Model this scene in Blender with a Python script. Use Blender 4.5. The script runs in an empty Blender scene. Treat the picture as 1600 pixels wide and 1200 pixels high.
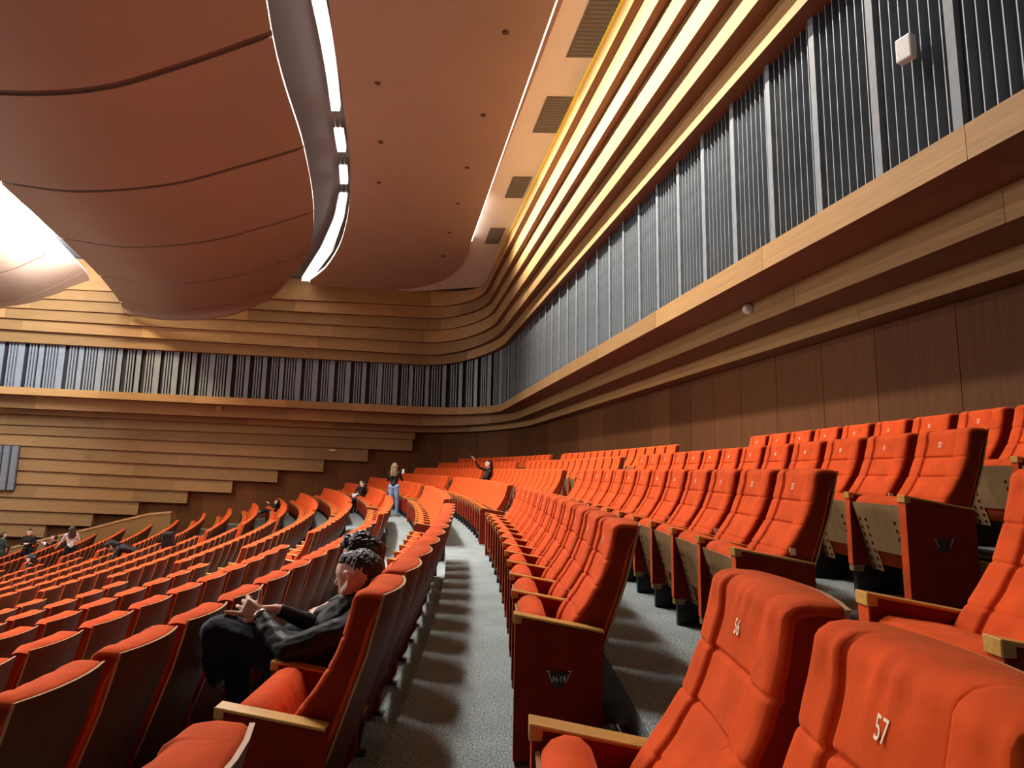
import bpy, bmesh, math, random
import numpy as np
from mathutils import Vector, Matrix, noise

random.seed(7)
SC = bpy.context.scene
COL = SC.collection
PI = math.pi

# ------------------------------------------------------------------ camera, world, exposure
FPX, PITCH, ROLL, EYE = 961.94, 0.1391, 0.0192, 1.285
cam_d = bpy.data.cameras.new('camera')
cam_d.sensor_fit = 'HORIZONTAL'; cam_d.sensor_width = 36.0
cam_d.lens = 36.0 * FPX / 1600.0
cam_d.clip_start = 0.05; cam_d.clip_end = 200
cam = bpy.data.objects.new('camera', cam_d); COL.objects.link(cam)
cam.matrix_world = (Matrix.Translation((0, 0, EYE)) @ Matrix.Rotation(PI / 2 + PITCH, 4, 'X') @ Matrix.Rotation(ROLL, 4, 'Z'))
SC.camera = cam
W = bpy.data.worlds.new('world'); SC.world = W; W.use_nodes = True
W.node_tree.nodes['Background'].inputs[0].default_value = (1.0, 0.85, 0.7, 1)
W.node_tree.nodes['Background'].inputs[1].default_value = 0.01
SC.view_settings.view_transform = 'Standard'
SC.view_settings.look = 'None'
SC.view_settings.exposure = -0.06
SC.view_settings.gamma = 1.0
SC.view_settings.use_curve_mapping = False

P_TUBE = 8.0        # radiance of the trough tubes
P_COVE = 1100.0      # watts of the cove strip on the right
P_STAGE = 2100.0
P_WASH = 3800.0      # wash lamps placed along the trough and the gap

def area(name, loc, target, sx, sy, power, col=(1, .86, .7), spread=PI, label=None):
    d = bpy.data.lights.new(name, 'AREA'); d.shape = 'RECTANGLE'; d.size = sx; d.size_y = sy
    d.energy = power; d.color = col; d.spread = spread
    o = bpy.data.objects.new(name, d); COL.objects.link(o); o.location = loc
    v = Vector(target) - Vector(loc)
    o.rotation_euler = v.to_track_quat('-Z', 'Y').to_euler()
    return o

WA = -0.1848     # the right wall runs along X = w + WA*Y
def strip_light(name, p0, p1, aim, width, power, col, spread=PI):
    """a long narrow lamp from p0 to p1 shining along aim"""
    p0 = Vector(p0); p1 = Vector(p1); x = (p1 - p0).normalized(); z = -Vector(aim).normalized()
    y = z.cross(x).normalized(); z = x.cross(y)
    d = bpy.data.lights.new(name, 'AREA'); d.shape = 'RECTANGLE'; d.size = (p1 - p0).length; d.size_y = width
    d.energy = power; d.color = col; d.spread = spread
    o = bpy.data.objects.new(name, d); COL.objects.link(o)
    m = Matrix((x, y, z)).transposed().to_4x4(); m.translation = (p0 + p1) / 2; o.matrix_world = m
# cove strip under the right edge of the flat ceiling panel, it washes the boards of the right wall
strip_light('cove_light', (2.66 + WA * 6.5, 6.5, 9.74), (2.60 + WA * 21.6, 21.6, 9.74), (.86, .02, -.62), .05, P_COVE, (1, .92, .80), 1.95)
# the stage lighting far to the left: it lights the fronts of the seats and the right wall
area('stage_light', (-31, 14, 5.6), (2, 9, 1.5), 9, 4, P_STAGE, (1, .95, .89), 2.6)
# lamps of the trough and of the gap: they light the seats from above
strip_light('trough_wash_light', (-2.9, 6.5, 9.86), (-3.8, 10.5, 9.86), (.10, 0, -1), .5, P_WASH * .21, (1, .96, .91), 2.5)
strip_light('trough_wash_light', (-3.8, 11.0, 9.86), (-4.7, 15.5, 9.86), (.06, 0, -1), .5, P_WASH * .18, (1, .96, .91), 2.4)
strip_light('trough_wash_light', (-4.9, 16.5, 9.86), (-5.9, 19.5, 9.86), (0, -.1, -1), .5, P_WASH * .08, (1, .96, .91), 2.2)
strip_light('gap_wash_light', (-14.4, 6.0, 8.4), (-14.9, 14.5, 8.4), (.30, 0, -1), .6, P_WASH * .31, (1, .96, .91), 2.5)
strip_light('shell_gap_light', (-13.3, 12.5, 8.80), (-15.9, 24.0, 8.80), (-1, 0, .0), .3, 5200, (.93, .96, 1.0), 3.0)
strip_light('wall_gap_light', (-16.7, 23.0, 8.95), (-17.9, 25.6, 8.95), (-.25, .9, -.40), .2, 420, (1, .84, .55), 2.2)

# ------------------------------------------------------------------ materials
def nt(name):
    m = bpy.data.materials.new(name); m.use_nodes = True
    return m, m.node_tree.nodes, m.node_tree.links, m.node_tree.nodes['Principled BSDF']

def ramp(nodes, stops):
    r = nodes.new('ShaderNodeValToRGB')
    while len(r.color_ramp.elements) < len(stops): r.color_ramp.elements.new(0.5)
    for e, (p, c) in zip(r.color_ramp.elements, stops): e.position = p; e.color = (*c, 1)
    return r

def wood(name, c, rough=.42, scale=(1.2, 26, 26), var=.25, coord='UV', spec=.35):
    m, n, l, b = nt(name)
    tc = n.new('ShaderNodeTexCoord'); mp = n.new('ShaderNodeMapping'); mp.inputs['Scale'].default_value = scale
    oi = n.new('ShaderNodeObjectInfo'); add = n.new('ShaderNodeVectorMath'); add.operation = 'ADD'
    l.new(tc.outputs[coord], add.inputs[0])
    cmb = n.new('ShaderNodeVectorMath'); cmb.operation = 'SCALE'; cmb.inputs[0].default_value = (31, 17, 9)
    l.new(oi.outputs['Random'], cmb.inputs['Scale']); l.new(cmb.outputs[0], add.inputs[1])
    l.new(add.outputs[0], mp.inputs[0])
    nz = n.new('ShaderNodeTexNoise'); nz.inputs['Scale'].default_value = 1; nz.inputs['Detail'].default_value = 5
    l.new(mp.outputs[0], nz.inputs['Vector'])
    lo = tuple(x * .86 for x in c); hi = tuple(min(1, x * 1.12) for x in c)
    r = ramp(n, [(.3, lo), (.7, hi)]); l.new(nz.outputs['Fac'], r.inputs[0])
    hs = n.new('ShaderNodeHueSaturation'); l.new(r.outputs[0], hs.inputs['Color'])
    mr = n.new('ShaderNodeMapRange'); mr.inputs[3].default_value = 1 - var; mr.inputs[4].default_value = 1 + var
    l.new(oi.outputs['Random'], mr.inputs[0]); l.new(mr.outputs[0], hs.inputs['Value'])
    l.new(hs.outputs[0], b.inputs['Base Color'])
    b.inputs['Roughness'].default_value = rough; b.inputs['Specular IOR Level'].default_value = spec
    return m

def plain(name, c, rough=.5, metal=0.0, nscale=0, namt=.15, emit=0, bump=0, spec=.5):
    m, n, l, b = nt(name)
    b.inputs['Base Color'].default_value = (*c, 1)
    b.inputs['Roughness'].default_value = rough; b.inputs['Metallic'].default_value = metal
    b.inputs['Specular IOR Level'].default_value = spec
    if nscale:
        tc = n.new('ShaderNodeTexCoord'); nz = n.new('ShaderNodeTexNoise'); nz.inputs['Scale'].default_value = nscale
        nz.inputs['Detail'].default_value = 3
        l.new(tc.outputs['Object'], nz.inputs['Vector'])
        r = ramp(n, [(.3, tuple(x * (1 - namt) for x in c)), (.7, tuple(min(1, x * (1 + namt)) for x in c))])
        l.new(nz.outputs['Fac'], r.inputs[0]); l.new(r.outputs[0], b.inputs['Base Color'])
        if bump:
            bp = n.new('ShaderNodeBump'); bp.inputs['Strength'].default_value = bump; bp.inputs['Distance'].default_value = .01
            l.new(nz.outputs['Fac'], bp.inputs['Height']); l.new(bp.outputs[0], b.inputs['Normal'])
    if emit:
        b.inputs['Emission Color'].default_value = (*c, 1); b.inputs['Emission Strength'].default_value = emit
    return m

def velvet(name, c, sheen=.35, dark=.82):
    m, n, l, b = nt(name)
    tc = n.new('ShaderNodeTexCoord'); nz = n.new('ShaderNodeTexNoise'); nz.inputs['Scale'].default_value = 9
    nz.inputs['Detail'].default_value = 4
    oi = n.new('ShaderNodeObjectInfo'); add = n.new('ShaderNodeVectorMath'); add.operation = 'ADD'
    l.new(tc.outputs['Object'], add.inputs[0]); l.new(oi.outputs['Location'], add.inputs[1])
    l.new(add.outputs[0], nz.inputs['Vector'])
    r = ramp(n, [(.3, tuple(x * dark for x in c)), (.7, tuple(min(1, x * 1.1) for x in c))])
    l.new(nz.outputs['Fac'], r.inputs[0]); l.new(r.outputs[0], b.inputs['Base Color'])
    fine = n.new('ShaderNodeTexNoise'); fine.inputs['Scale'].default_value = 420; l.new(tc.outputs['Object'], fine.inputs['Vector'])
    mid = n.new('ShaderNodeTexNoise'); mid.inputs['Scale'].default_value = 22; l.new(tc.outputs['Object'], mid.inputs['Vector'])
    b1 = n.new('ShaderNodeBump'); b1.inputs['Strength'].default_value = .25; b1.inputs['Distance'].default_value = .012
    b2 = n.new('ShaderNodeBump'); b2.inputs['Strength'].default_value = .12; b2.inputs['Distance'].default_value = .001
    l.new(mid.outputs['Fac'], b1.inputs['Height']); l.new(fine.outputs['Fac'], b2.inputs['Height'])
    l.new(b1.outputs[0], b2.inputs['Normal']); l.new(b2.outputs[0], b.inputs['Normal'])
    b.inputs['Roughness'].default_value = .85; b.inputs['Specular IOR Level'].default_value = .15
    b.inputs['Sheen Weight'].default_value = sheen; b.inputs['Sheen Roughness'].default_value = .4
    b.inputs['Sheen Tint'].default_value = (1, .45, .2, 1)
    return m

M = {}
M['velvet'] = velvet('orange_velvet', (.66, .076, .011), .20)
M['velvet_side'] = velvet('dark_red_back_sides', (.30, .030, .008), .06)  # darker red for the side faces of the backrests
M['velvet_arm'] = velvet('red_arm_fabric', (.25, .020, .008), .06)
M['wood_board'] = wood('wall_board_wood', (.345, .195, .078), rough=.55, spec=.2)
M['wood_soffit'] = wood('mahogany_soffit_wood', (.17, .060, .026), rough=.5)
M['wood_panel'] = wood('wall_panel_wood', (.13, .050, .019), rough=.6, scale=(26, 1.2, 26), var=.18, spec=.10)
M['wood_plank'] = wood('plank_wood', (.27, .155, .065), rough=.5, var=.14, spec=.2)
M['wood_shell'] = wood('seat_shell_wood', (.11, .036, .016), rough=.5, scale=(14, 14, 2), var=.12, coord='Object', spec=.15)
M['wood_rim'] = wood('seat_rim_wood', (.56, .34, .165), rough=.4, scale=(3, 3, 3), var=.05, coord='Object')
M['wood_cap'] = wood('arm_cap_wood', (.62, .33, .085), rough=.28, scale=(4, 60, 60), var=.08, coord='Object')
M['wood_ply'] = wood('seat_board_wood', (.34, .20, .09), rough=.5, scale=(3, 20, 8), var=.08, coord='Object')
M['brass'] = plain('yellow_edge_trim', (.75, .50, .03), .35)
M['shell'] = plain('ceiling_shell_veneer', (.27, .175, .125), .5, nscale=.35, namt=.05, spec=.3)
M['shell_white'] = M['shell']
M['flat_panel'] = plain('flat_panel_veneer', (.36, .245, .175), .5, nscale=.35, namt=.05, spec=.3)
M['seam'] = plain('shell_seam_dark', (.10, .045, .03), .7)
M['edge'] = plain('shell_edge_light', (.82, .66, .54), .5)
M['ceil'] = plain('grey_soffit', (.20, .20, .205), .8, nscale=1.5, namt=.04)
M['white'] = plain('white_ceiling_paint', (.74, .71, .66), .7, nscale=1.2, namt=.03)
M['vent'] = plain('vent_slat_grey', (.14, .13, .11), .55)
M['fin'] = plain('grey_acoustic_fin', (.22, .25, .28), .42, nscale=4, namt=.12)
M['post'] = plain('light_grey_post', (.17, .185, .205), .6, nscale=6, namt=.12)
M['recess'] = plain('dark_recess', (.020, .017, .022), .8)
M['black'] = plain('black_metal', (.012, .012, .013), .45)
M['plastic'] = plain('white_plastic', (.80, .76, .74), .35)
M['tube'] = plain('lamp_tube', (1, .97, .92), .4, emit=P_TUBE)
M['led'] = plain('led_strip', (1, .96, .88), .4, emit=6)
M['steel'] = plain('brushed_steel', (.55, .55, .55), .3, 1.0)
M['text'] = plain('embroidery_thread', (.95, .82, .62), .6)
M['tagw'] = plain('white_tag_cloth', (.85, .82, .78), .6)

def carpet():
    m, n, l, b = nt('grey_carpet')
    tc = n.new('ShaderNodeTexCoord')
    a = n.new('ShaderNodeTexNoise'); a.inputs['Scale'].default_value = 115; a.inputs['Detail'].default_value = 4
    c = n.new('ShaderNodeTexNoise'); c.inputs['Scale'].default_value = 3; c.inputs['Detail'].default_value = 3
    l.new(tc.outputs['Object'], a.inputs[0]); l.new(tc.outputs['Object'], c.inputs[0])
    r = ramp(n, [(.36, (.09, .10, .10)), (.50, (.29, .325, .315)), (.66, (.52, .57, .55))]); l.new(a.outputs['Fac'], r.inputs[0])
    r2 = ramp(n, [(.3, (.8, .8, .8)), (.7, (1, 1, 1))]); l.new(c.outputs['Fac'], r2.inputs[0])
    mx = n.new('ShaderNodeMixRGB'); mx.blend_type = 'MULTIPLY'; mx.inputs[0].default_value = 1
    l.new(r.outputs[0], mx.inputs[1]); l.new(r2.outputs[0], mx.inputs[2]); l.new(mx.outputs[0], b.inputs['Base Color'])
    bp = n.new('ShaderNodeBump'); bp.inputs['Strength'].default_value = .6; bp.inputs['Distance'].default_value = .006
    l.new(a.outputs['Fac'], bp.inputs['Height']); l.new(bp.outputs[0], b.inputs['Normal'])
    b.inputs['Roughness'].default_value = .95; b.inputs['Specular IOR Level'].default_value = .1
    return m
M['carpet'] = carpet()

# ------------------------------------------------------------------ object helpers
def mesh_of(name, verts, faces, mats, fmat=None, smooth=False, uvs=None):
    me = bpy.data.meshes.new(name)
    me.from_pydata([tuple(v) for v in verts], [], faces)
    for m in (mats if isinstance(mats, (list, tuple)) else [mats]): me.materials.append(m)
    if fmat is not None: me.polygons.foreach_set('material_index', fmat)
    if smooth: me.polygons.foreach_set('use_smooth', [True] * len(me.polygons))
    if uvs is not None:
        ul = me.uv_layers.new(name='UVMap')
        li = np.empty(len(me.loops), np.int32); me.loops.foreach_get('vertex_index', li)
        ul.data.foreach_set('uv', np.asarray(uvs, float)[li].ravel())
    me.update()
    return me

def link(name, me, parent=None, label=None, cat=None, group=None, kind=None, loc=None):
    o = bpy.data.objects.new(name, me); COL.objects.link(o)
    if parent is not None: o.parent = parent
    if loc is not None: o.location = loc
    tag(o, label, cat, group, kind)
    return o

def tag(o, label=None, cat=None, group=None, kind=None):
    if label: o['label'] = label
    if cat: o['category'] = cat
    if group: o['group'] = group
    if kind: o['kind'] = kind
    return o

class MB:
    """collects simple shapes into one mesh"""
    def __init__(s): s.v = []; s.f = []; s.m = []
    def box(s, x0, x1, y0, y1, z0, z1, mi=0, fn=None):
        b = len(s.v)
        for x in (x0, x1):
            for y in (y0, y1):
                for z in (z0, z1):
                    p = (x, y, z); s.v.append(fn(p) if fn else p)
        for q in ((0, 1, 3, 2), (4, 6, 7, 5), (0, 4, 5, 1), (2, 3, 7, 6), (0, 2, 6, 4), (1, 5, 7, 3)):
            s.f.append([b + i for i in q]); s.m.append(mi)
    def prism(s, poly, y0, y1, mi=0, mside=None):
        """poly in (x,z), extruded along y"""
        b = len(s.v); n = len(poly)
        for y in (y0, y1):
            for x, z in poly: s.v.append((x, y, z))
        s.f.append([b + i for i in range(n)]); s.m.append(mi)
        s.f.append([b + n + i for i in reversed(range(n))]); s.m.append(mi)
        for i in range(n):
            j = (i + 1) % n
            s.f.append([b + i, b + n + i, b + n + j, b + j]); s.m.append(mi if mside is None else mside)
    def cyl(s, c, r, h, axis='z', n=16, mi=0, r2=None):
        b = len(s.v); r2 = r if r2 is None else r2
        for k, rr in ((0, r), (1, r2)):
            for i in range(n):
                a = 2 * PI * i / n; u, v = rr * math.cos(a), rr * math.sin(a)
                if axis == 'z': s.v.append((c[0] + u, c[1] + v, c[2] + k * h))
                elif axis == 'y': s.v.append((c[0] + u, c[1] + k * h, c[2] + v))
                else: s.v.append((c[0] + k * h, c[1] + u, c[2] + v))
        s.f.append([b + i for i in range(n)]); s.m.append(mi)
        s.f.append([b + n + i for i in reversed(range(n))]); s.m.append(mi)
        for i in range(n):
            j = (i + 1) % n; s.f.append([b + i, b + n + i, b + n + j, b + j]); s.m.append(mi)
    def mesh(s, name, mats, smooth=False, fix=True):
        me = mesh_of(name, s.v, s.f, mats, s.m, smooth)
        if fix: fixn(me)
        return me

def fixn(me):
    bm = bmesh.new(); bm.from_mesh(me); bmesh.ops.recalc_face_normals(bm, faces=bm.faces); bm.to_mesh(me); bm.free()

def bevelled(me, w, seg=2):
    bm = bmesh.new(); bm.from_mesh(me)
    bmesh.ops.recalc_face_normals(bm, faces=bm.faces)
    bmesh.ops.bevel(bm, geom=list(bm.edges), offset=w, segments=seg, affect='EDGES', profile=.5)
    bm.to_mesh(me); bm.free(); return me

# ------------------------------------------------------------------ wall path (plan of the right wall, the rounded corner and the left wall)
P1 = Vector((-5.15, 31.0)); DL = Vector((-0.96964, -0.24454)); NL = Vector((-0.24454, 0.96964))
DR = Vector((WA, 1)).normalized(); NR = Vector((1, -WA)).normalized()
YBACK = -8.5; XLEFT = -34.0
def path(w, tau):
    """tau 0..1 right wall, 1..2 corner, 2..3 left wall"""
    A = Vector((w, 0))                       # point on right line (Y = 0)
    B = P1 + NL * (w - 4.85)
    den = DR.x * (-DL.y) + DR.y * DL.x
    d = B - A
    t = (d.x * (-DL.y) + d.y * DL.x) / den
    C = A + DR * t
    ang = math.acos(max(-1, min(1, DR.dot(DL))))
    r = max(.4, 3.5 + (w - 4.85) * .98); tl = r * math.tan(ang / 2)
    T1 = C - DR * tl; T2 = C + DL * tl
    if tau <= 1:
        S = A + DR * ((YBACK - A.y) / DR.y); return S.lerp(T1, tau)
    if tau >= 2:
        E_ = T2 + DL * ((XLEFT - T2.x) / DL.x); return T2.lerp(E_, tau - 2)
    O = T1 - NR * r
    a = (tau - 1) * ang
    return O + NR * (r * math.cos(a)) + DR * (r * math.sin(a))

def lz(z3, x):
    return z3[1] + (z3[2] - z3[1]) * (-5 - x) / 18.0
def zat(z3, w, tau):
    if isinstance(z3, (int, float)): return z3
    if tau <= 1: return z3[0]
    if tau >= 2: return lz(z3, path(w, tau).x)
    t = tau - 1; t = t * t * (3 - 2 * t)
    return z3[0] * (1 - t) + lz(z3, path(w, 2.0).x) * t

TAUS = [i / 240 for i in range(0, 721)]
LEN = [0.0]
for i in range(1, len(TAUS)): LEN.append(LEN[-1] + (path(4.85, TAUS[i]) - path(4.85, TAUS[i - 1])).length)
def tau_at(s):
    return float(np.interp(s, LEN, TAUS))
S1 = float(np.interp(1.0, TAUS, LEN)); S2 = float(np.interp(2.0, TAUS, LEN)); SEND = LEN[-1]

def strip(name, parent, w0, w1, zt, zb, s0, s1, mat, w0b=None):
    """a board following the wall between arc lengths s0 and s1; front face at w0 (w0b at its foot), back at w1"""
    t0, t1 = tau_at(s0), tau_at(s1)
    ts = [t0] + [1 + i / 14 for i in range(0, 15) if t0 + 1e-4 < 1 + i / 14 < t1 - 1e-4] + [t1]
    if t0 >= 2 or t1 <= 1: ts = [t0, t1]
    w0b = w0 if w0b is None else w0b
    v = []; uv = []; f = []; fm = []
    for t in ts:
        sl = float(np.interp(t, TAUS, LEN))
        for w, z in ((w0, zat(zt, w0, t)), (w0b, zat(zb, w0, t)), (w1, zat(zb, w0, t)), (w1, zat(zt, w0, t))):
            p = path(w, t); v.append((p.x, p.y, z)); uv.append((sl, z + (w - w0)))
    n = len(ts)
    for i in range(n - 1):
        a, b = i * 4, i * 4 + 4
        for j in range(4):
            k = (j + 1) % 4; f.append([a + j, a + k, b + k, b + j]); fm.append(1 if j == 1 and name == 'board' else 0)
    f.append([0, 3, 2, 1]); e = (n - 1) * 4; f.append([e, e + 1, e + 2, e + 3]); fm += [0, 0]
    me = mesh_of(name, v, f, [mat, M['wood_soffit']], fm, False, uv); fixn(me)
    return link(name, me, parent)

def empty(name, loc=(0, 0, 0), rz=0, parent=None):
    o = bpy.data.objects.new(name, None); COL.objects.link(o); o.location = loc; o.rotation_euler = (0, 0, rz)
    o.empty_display_size = .1
    if parent is not None: o.parent = parent
    return o

wall_right = tag(empty('wall_right', (4, 0, 0)), kind='structure'); wall_right.location = (0, 0, 0)
wall_left = tag(empty('wall_left', (0, 0, 0)), kind='structure')
def owner(s): return wall_right if s < (S1 + S2) / 2 else wall_left

def band(name, w0, w1, zt, zb, mat, seg, off, s0=0, s1=None, gap=.006, w0b=None):
    s1 = SEND if s1 is None else s1
    s = s0; e = s0 + off
    while s < s1 - .05:
        e = min(e, s1)
        strip(name, owner((s + e) / 2), w0, w1, zt, zb, s + gap / 2, e - gap / 2, mat, w0b)
        s = e; e = s + seg * random.uniform(.85, 1.15)

ZB = [(10.10, 10.24, 10.24), (9.67, 9.39, 8.69), (9.18, 8.81, 8.30), (8.71, 8.25, 7.88), (8.18, 7.64, 7.46), (7.70, 7.04, 7.00), (7.25, 6.57, 6.50)]
WB = [3.90, 4.08, 4.27, 4.44, 4.66, 4.95]
for k in range(6):
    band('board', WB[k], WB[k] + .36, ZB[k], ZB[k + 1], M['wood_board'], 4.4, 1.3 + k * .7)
Z1t, Z1b = (4.36, 4.40, 4.50), (4.03, 4.03, 4.18)
Z2b, Z3b = (3.68, 3.49, 3.635), (3.41, 3.18, 3.42)
band('board', 4.85, 5.72, Z1t, Z1b, M['wood_board'], 3.6, 14.0 - .25)
band('board', 5.64, 6.4, Z1b, Z2b, M['wood_board'], 3.6, 14.0 + .2)
band('board', 6.30, 6.9, Z2b, Z3b, M['wood_board'], 3.6, 12.8)
# dark recess behind the fins, its shelf and its head
band('recess_panel', 5.40, 5.52, 7.9, 4.25, M['recess'], 90, 90)
# lower wall of tall veneer panels
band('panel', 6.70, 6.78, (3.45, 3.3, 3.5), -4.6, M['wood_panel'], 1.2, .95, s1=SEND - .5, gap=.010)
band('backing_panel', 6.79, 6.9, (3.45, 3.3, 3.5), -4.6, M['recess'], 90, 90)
# yellow edge trim over the top board
band('edge_trim', 3.84, 3.90, 10.10, 10.03, M['brass'], 90, 90, s1=S1 - 3.0)

# acoustic fins
def upright(name, s, dw0, dw1, halfw, parent_s=None, mat=None, z0=4.30, z1=7.62):
    t = tau_at(s); p = path(5.2, t); q = path(5.2, min(3, t + .002)); d = (q - p).normalized(); nrm = Vector((d.y, -d.x))
    p0 = path(5.2, t)
    key = (name, round(dw0, 3), round(dw1, 3), round(halfw, 4), round(z0, 2), round(z1, 2))
    if key not in upright.c:
        mb = MB(); mb.box(dw0 - 5.2, dw1 - 5.2, -halfw, halfw, z0, z1); upright.c[key] = mb.mesh(name, mat)
    o = link(name, upright.c[key], owner(s)); o.location = (p0.x, p0.y, 0)
    o.rotation_euler = (0, 0, math.atan2(nrm.y, nrm.x))
upright.c = {}
def s_of_y(y, w=4.85):     # arc length of a point of the right wall at this Y
    yy = [path(w, t).y for t in TAUS[:241]]
    return float(np.interp(y, yy, LEN[:241]))
i = 0
yv = 4.45 - .96 * 3
while yv < 28.2:
    s = s_of_y(yv)
    if i % 8 == 0: upright('post', s, 5.19, 5.26, .052, mat=M['post'])
    else: upright('fin', s, 5.225, 5.335, .006, mat=M['fin'])
    yv += .12; i += 1
s = s_of_y(28.2)
while s < SEND - 6:
    upright('wide_slat', s, 5.26, 5.30, random.choice((.10, .12, .13)), mat=M['fin'], z0=4.25, z1=7.3)
    for q in range(4 if random.random() < .4 else 3):
        upright('narrow_slat', s + .21 + q * .118, 5.24, 5.32, .030, mat=M['fin'], z0=4.25, z1=7.3)
    s += .79

# left wall: stepped horizontal planks
PL = [((2.80, 2.80, 2.92), -3.4), ((2.19, 2.19, 2.50), -5.2), ((1.52, 1.52, 1.99), -7.4), ((.864, .864, 1.457), -9.5), ((.21, .21, .889), -11.6),
      ((-.402, -.402, .29), -13.6), ((-.95, -.95, -.32), -15.5), ((-1.66, -1.66, -.90), -17.5), ((-2.26, -2.26, -1.486), -19.3), ((-2.90, -2.90, -2.05), -21.1)]
def s_of_x(x, w=6.5):
    ts = TAUS[480:]; xx = [path(w, t).x for t in ts]
    return float(np.interp(-x, [-q for q in xx], LEN[480:]))
prev = (3.40, 3.30, 3.45)
for k, (zb, xr) in enumerate(PL):
    s = max(s_of_x(xr), S2 - 1.2); first = True
    while s < SEND - 1:
        e = min(SEND - 1, s + (2.2 + random.random() * 1.5 if first else 4.0)); first = False
        strip('plank', wall_left, 6.56, 6.69, prev, zb, s + .002, e - .002, M['wood_plank'], w0b=6.44)
        s = e
    prev = zb

# grey slatted panel at the far left of that wall
ap = tag(empty('acoustic_panel'), 'grey slatted acoustic panel set in the planked wall at the far left', 'wall panel')
t0, t1 = s_of_x(-22.35, 6.3), s_of_x(-25.2, 6.3)
strip('backing', ap, 6.36, 6.42, 1.95, -.02, t0, t1, M['recess'])
s = t0 + .14
while s < t1: strip('slat', ap, 6.26, 6.36, 1.95, -.02, s - .13, s + (.13 if s > t0 + .5 else .09), M['post']); s += .33

# ------------------------------------------------------------------ floor terraces
CX0, CY0, RR = .035, 2.06, 70.17
OFF = {k: k * 1.109 for k in range(-2, 4)}
HH = {-2: -.528, -1: -.242, 0: 0.0, 1: .279, 2: .546, 3: .80}
for k in range(-3, -19, -1):
    OFF[k] = OFF[k + 1] - 1.05; HH[k] = HH[k + 1] - (.268 - .008 * (-3 - k))
def circ(r, a):        # a = arc length along row 0's circle scaled to this radius
    rr = RR + r; th = (a - CY0) / rr
    return Vector((CX0 - RR + rr * math.cos(th), CY0 + rr * math.sin(th))), th
def terraces():
    v = []; f = []; N = 60
    ths = [(-10 - CY0) / RR + i * (46.0 / RR) / N for i in range(N + 1)]
    def ring(r, z):
        b = len(v)
        for th in ths:
            v.append((CX0 - RR + (RR + r) * math.cos(th), CY0 + (RR + r) * math.sin(th), z))
        return b
    def q(a, b):
        for i in range(N): f.append([a + i, a + i + 1, b + i + 1, b + i])
    ks = sorted(OFF)
    pb = ring(-36, HH[ks[0]] - .2); 
    a = ring(OFF[ks[0]] - .58, HH[ks[0]] - .2); q(pb, a)
    for k in ks:
        b = ring(OFF[k] - .58, HH[k]); q(a, b)
        a = ring((OFF[k + 1] - .58) if k < 3 else OFF[3] + 3.6, HH[k]); q(b, a)
    me = mesh_of('floor', v, f, M['carpet']); fixn(me)
    return link('floor', me, kind='structure')
floor = terraces()

# ------------------------------------------------------------------ ceiling
def slab(name, outline, z, th, mats, parent=None, **kw):
    n = len(outline); v = [(x, y, z) for x, y in outline] + [(x, y, z + th) for x, y in outline]
    f = [list(range(n)), [n + i for i in reversed(range(n))]]; m = [0, 0]
    for i in range(n): j = (i + 1) % n; f.append([i, n + i, n + j, j]); m.append(1)
    me = mesh_of(name, v, f, mats, m); fixn(me)
    return link(name, me, parent, **kw)
slab('ceiling', [(10, -9), (10, 36), (-40, 36), (-40, -9)], 10.32, .1, [M['ceil'], M['ceil']], kind='structure')
slab('ceiling_strip', [(2.2 + WA * -8.5, -8.5), (4.05 + WA * -8.5, -8.5), (4.05 + WA * 29, 29), (-6.0, 30.3), (-6.0, 27), (2.2 + WA * 25, 25)], 10.10, .15, [M['white'], M['white']], kind='structure')
outer = tag(empty('wall_back'), kind='structure')
mb = MB(); mb.box(-40, 9, -8.8, -8.6, -5, 10.4); link('wood_wall', mb.mesh('wood_wall', M['recess']), outer)
stage = tag(empty('wall_stage'), kind='structure')
mb = MB(); mb.box(-37, -36.8, -8.6, 26, -6, 10.4); link('wood_wall', mb.mesh('wood_wall', M['wood_plank']), stage)

P3 = [(2.68 + WA * -8, -8), (2.66 + WA * 8, 8), (.81, 10.27), (-1.70, 22.7), (-1.86, 23.9), (-2.3, 25.5), (-2.95, 27.0), (-3.9, 28.2), (-5.1, 28.95), (-6.42, 29.2), (-8.26, 28.9), (-9.76, 28.4),
      (-8.31, 26.1), (-6.92, 23.32), (-5.85, 20.48), (-5.12, 18.01), (-4.63, 16.05), (-4.32, 14.45), (-3.98, 12.66), (-3.77, 11.42), (-3.56, 10.38), (-1.66 + WA * 5, 5), (-1.66 + WA * -8, -8)]
def smooth_outline(pts, fixed=4):
    out = pts[:fixed]; body = pts[fixed:]
    for i in range(len(body) - 1):
        a = Vector(body[max(0, i - 1)]); b = Vector(body[i]); c = Vector(body[i + 1]); d = Vector(body[min(len(body) - 1, i + 2)])
        for t in (0, .33, .66):
            p = .5 * ((2 * b) + (c - a) * t + (2 * a - 5 * b + 4 * c - d) * t * t + (3 * b - a - 3 * c + d) * t ** 3); out.append((p.x, p.y))
    out.append(body[-1]); return out
panel = slab('ceiling_panel', smooth_outline(P3), 9.90, .10, [M['flat_panel'], M['edge']],
             label='long flat brown ceiling panel between the bright lamp trough and the white vent strip', cat='ceiling panel')

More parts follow.
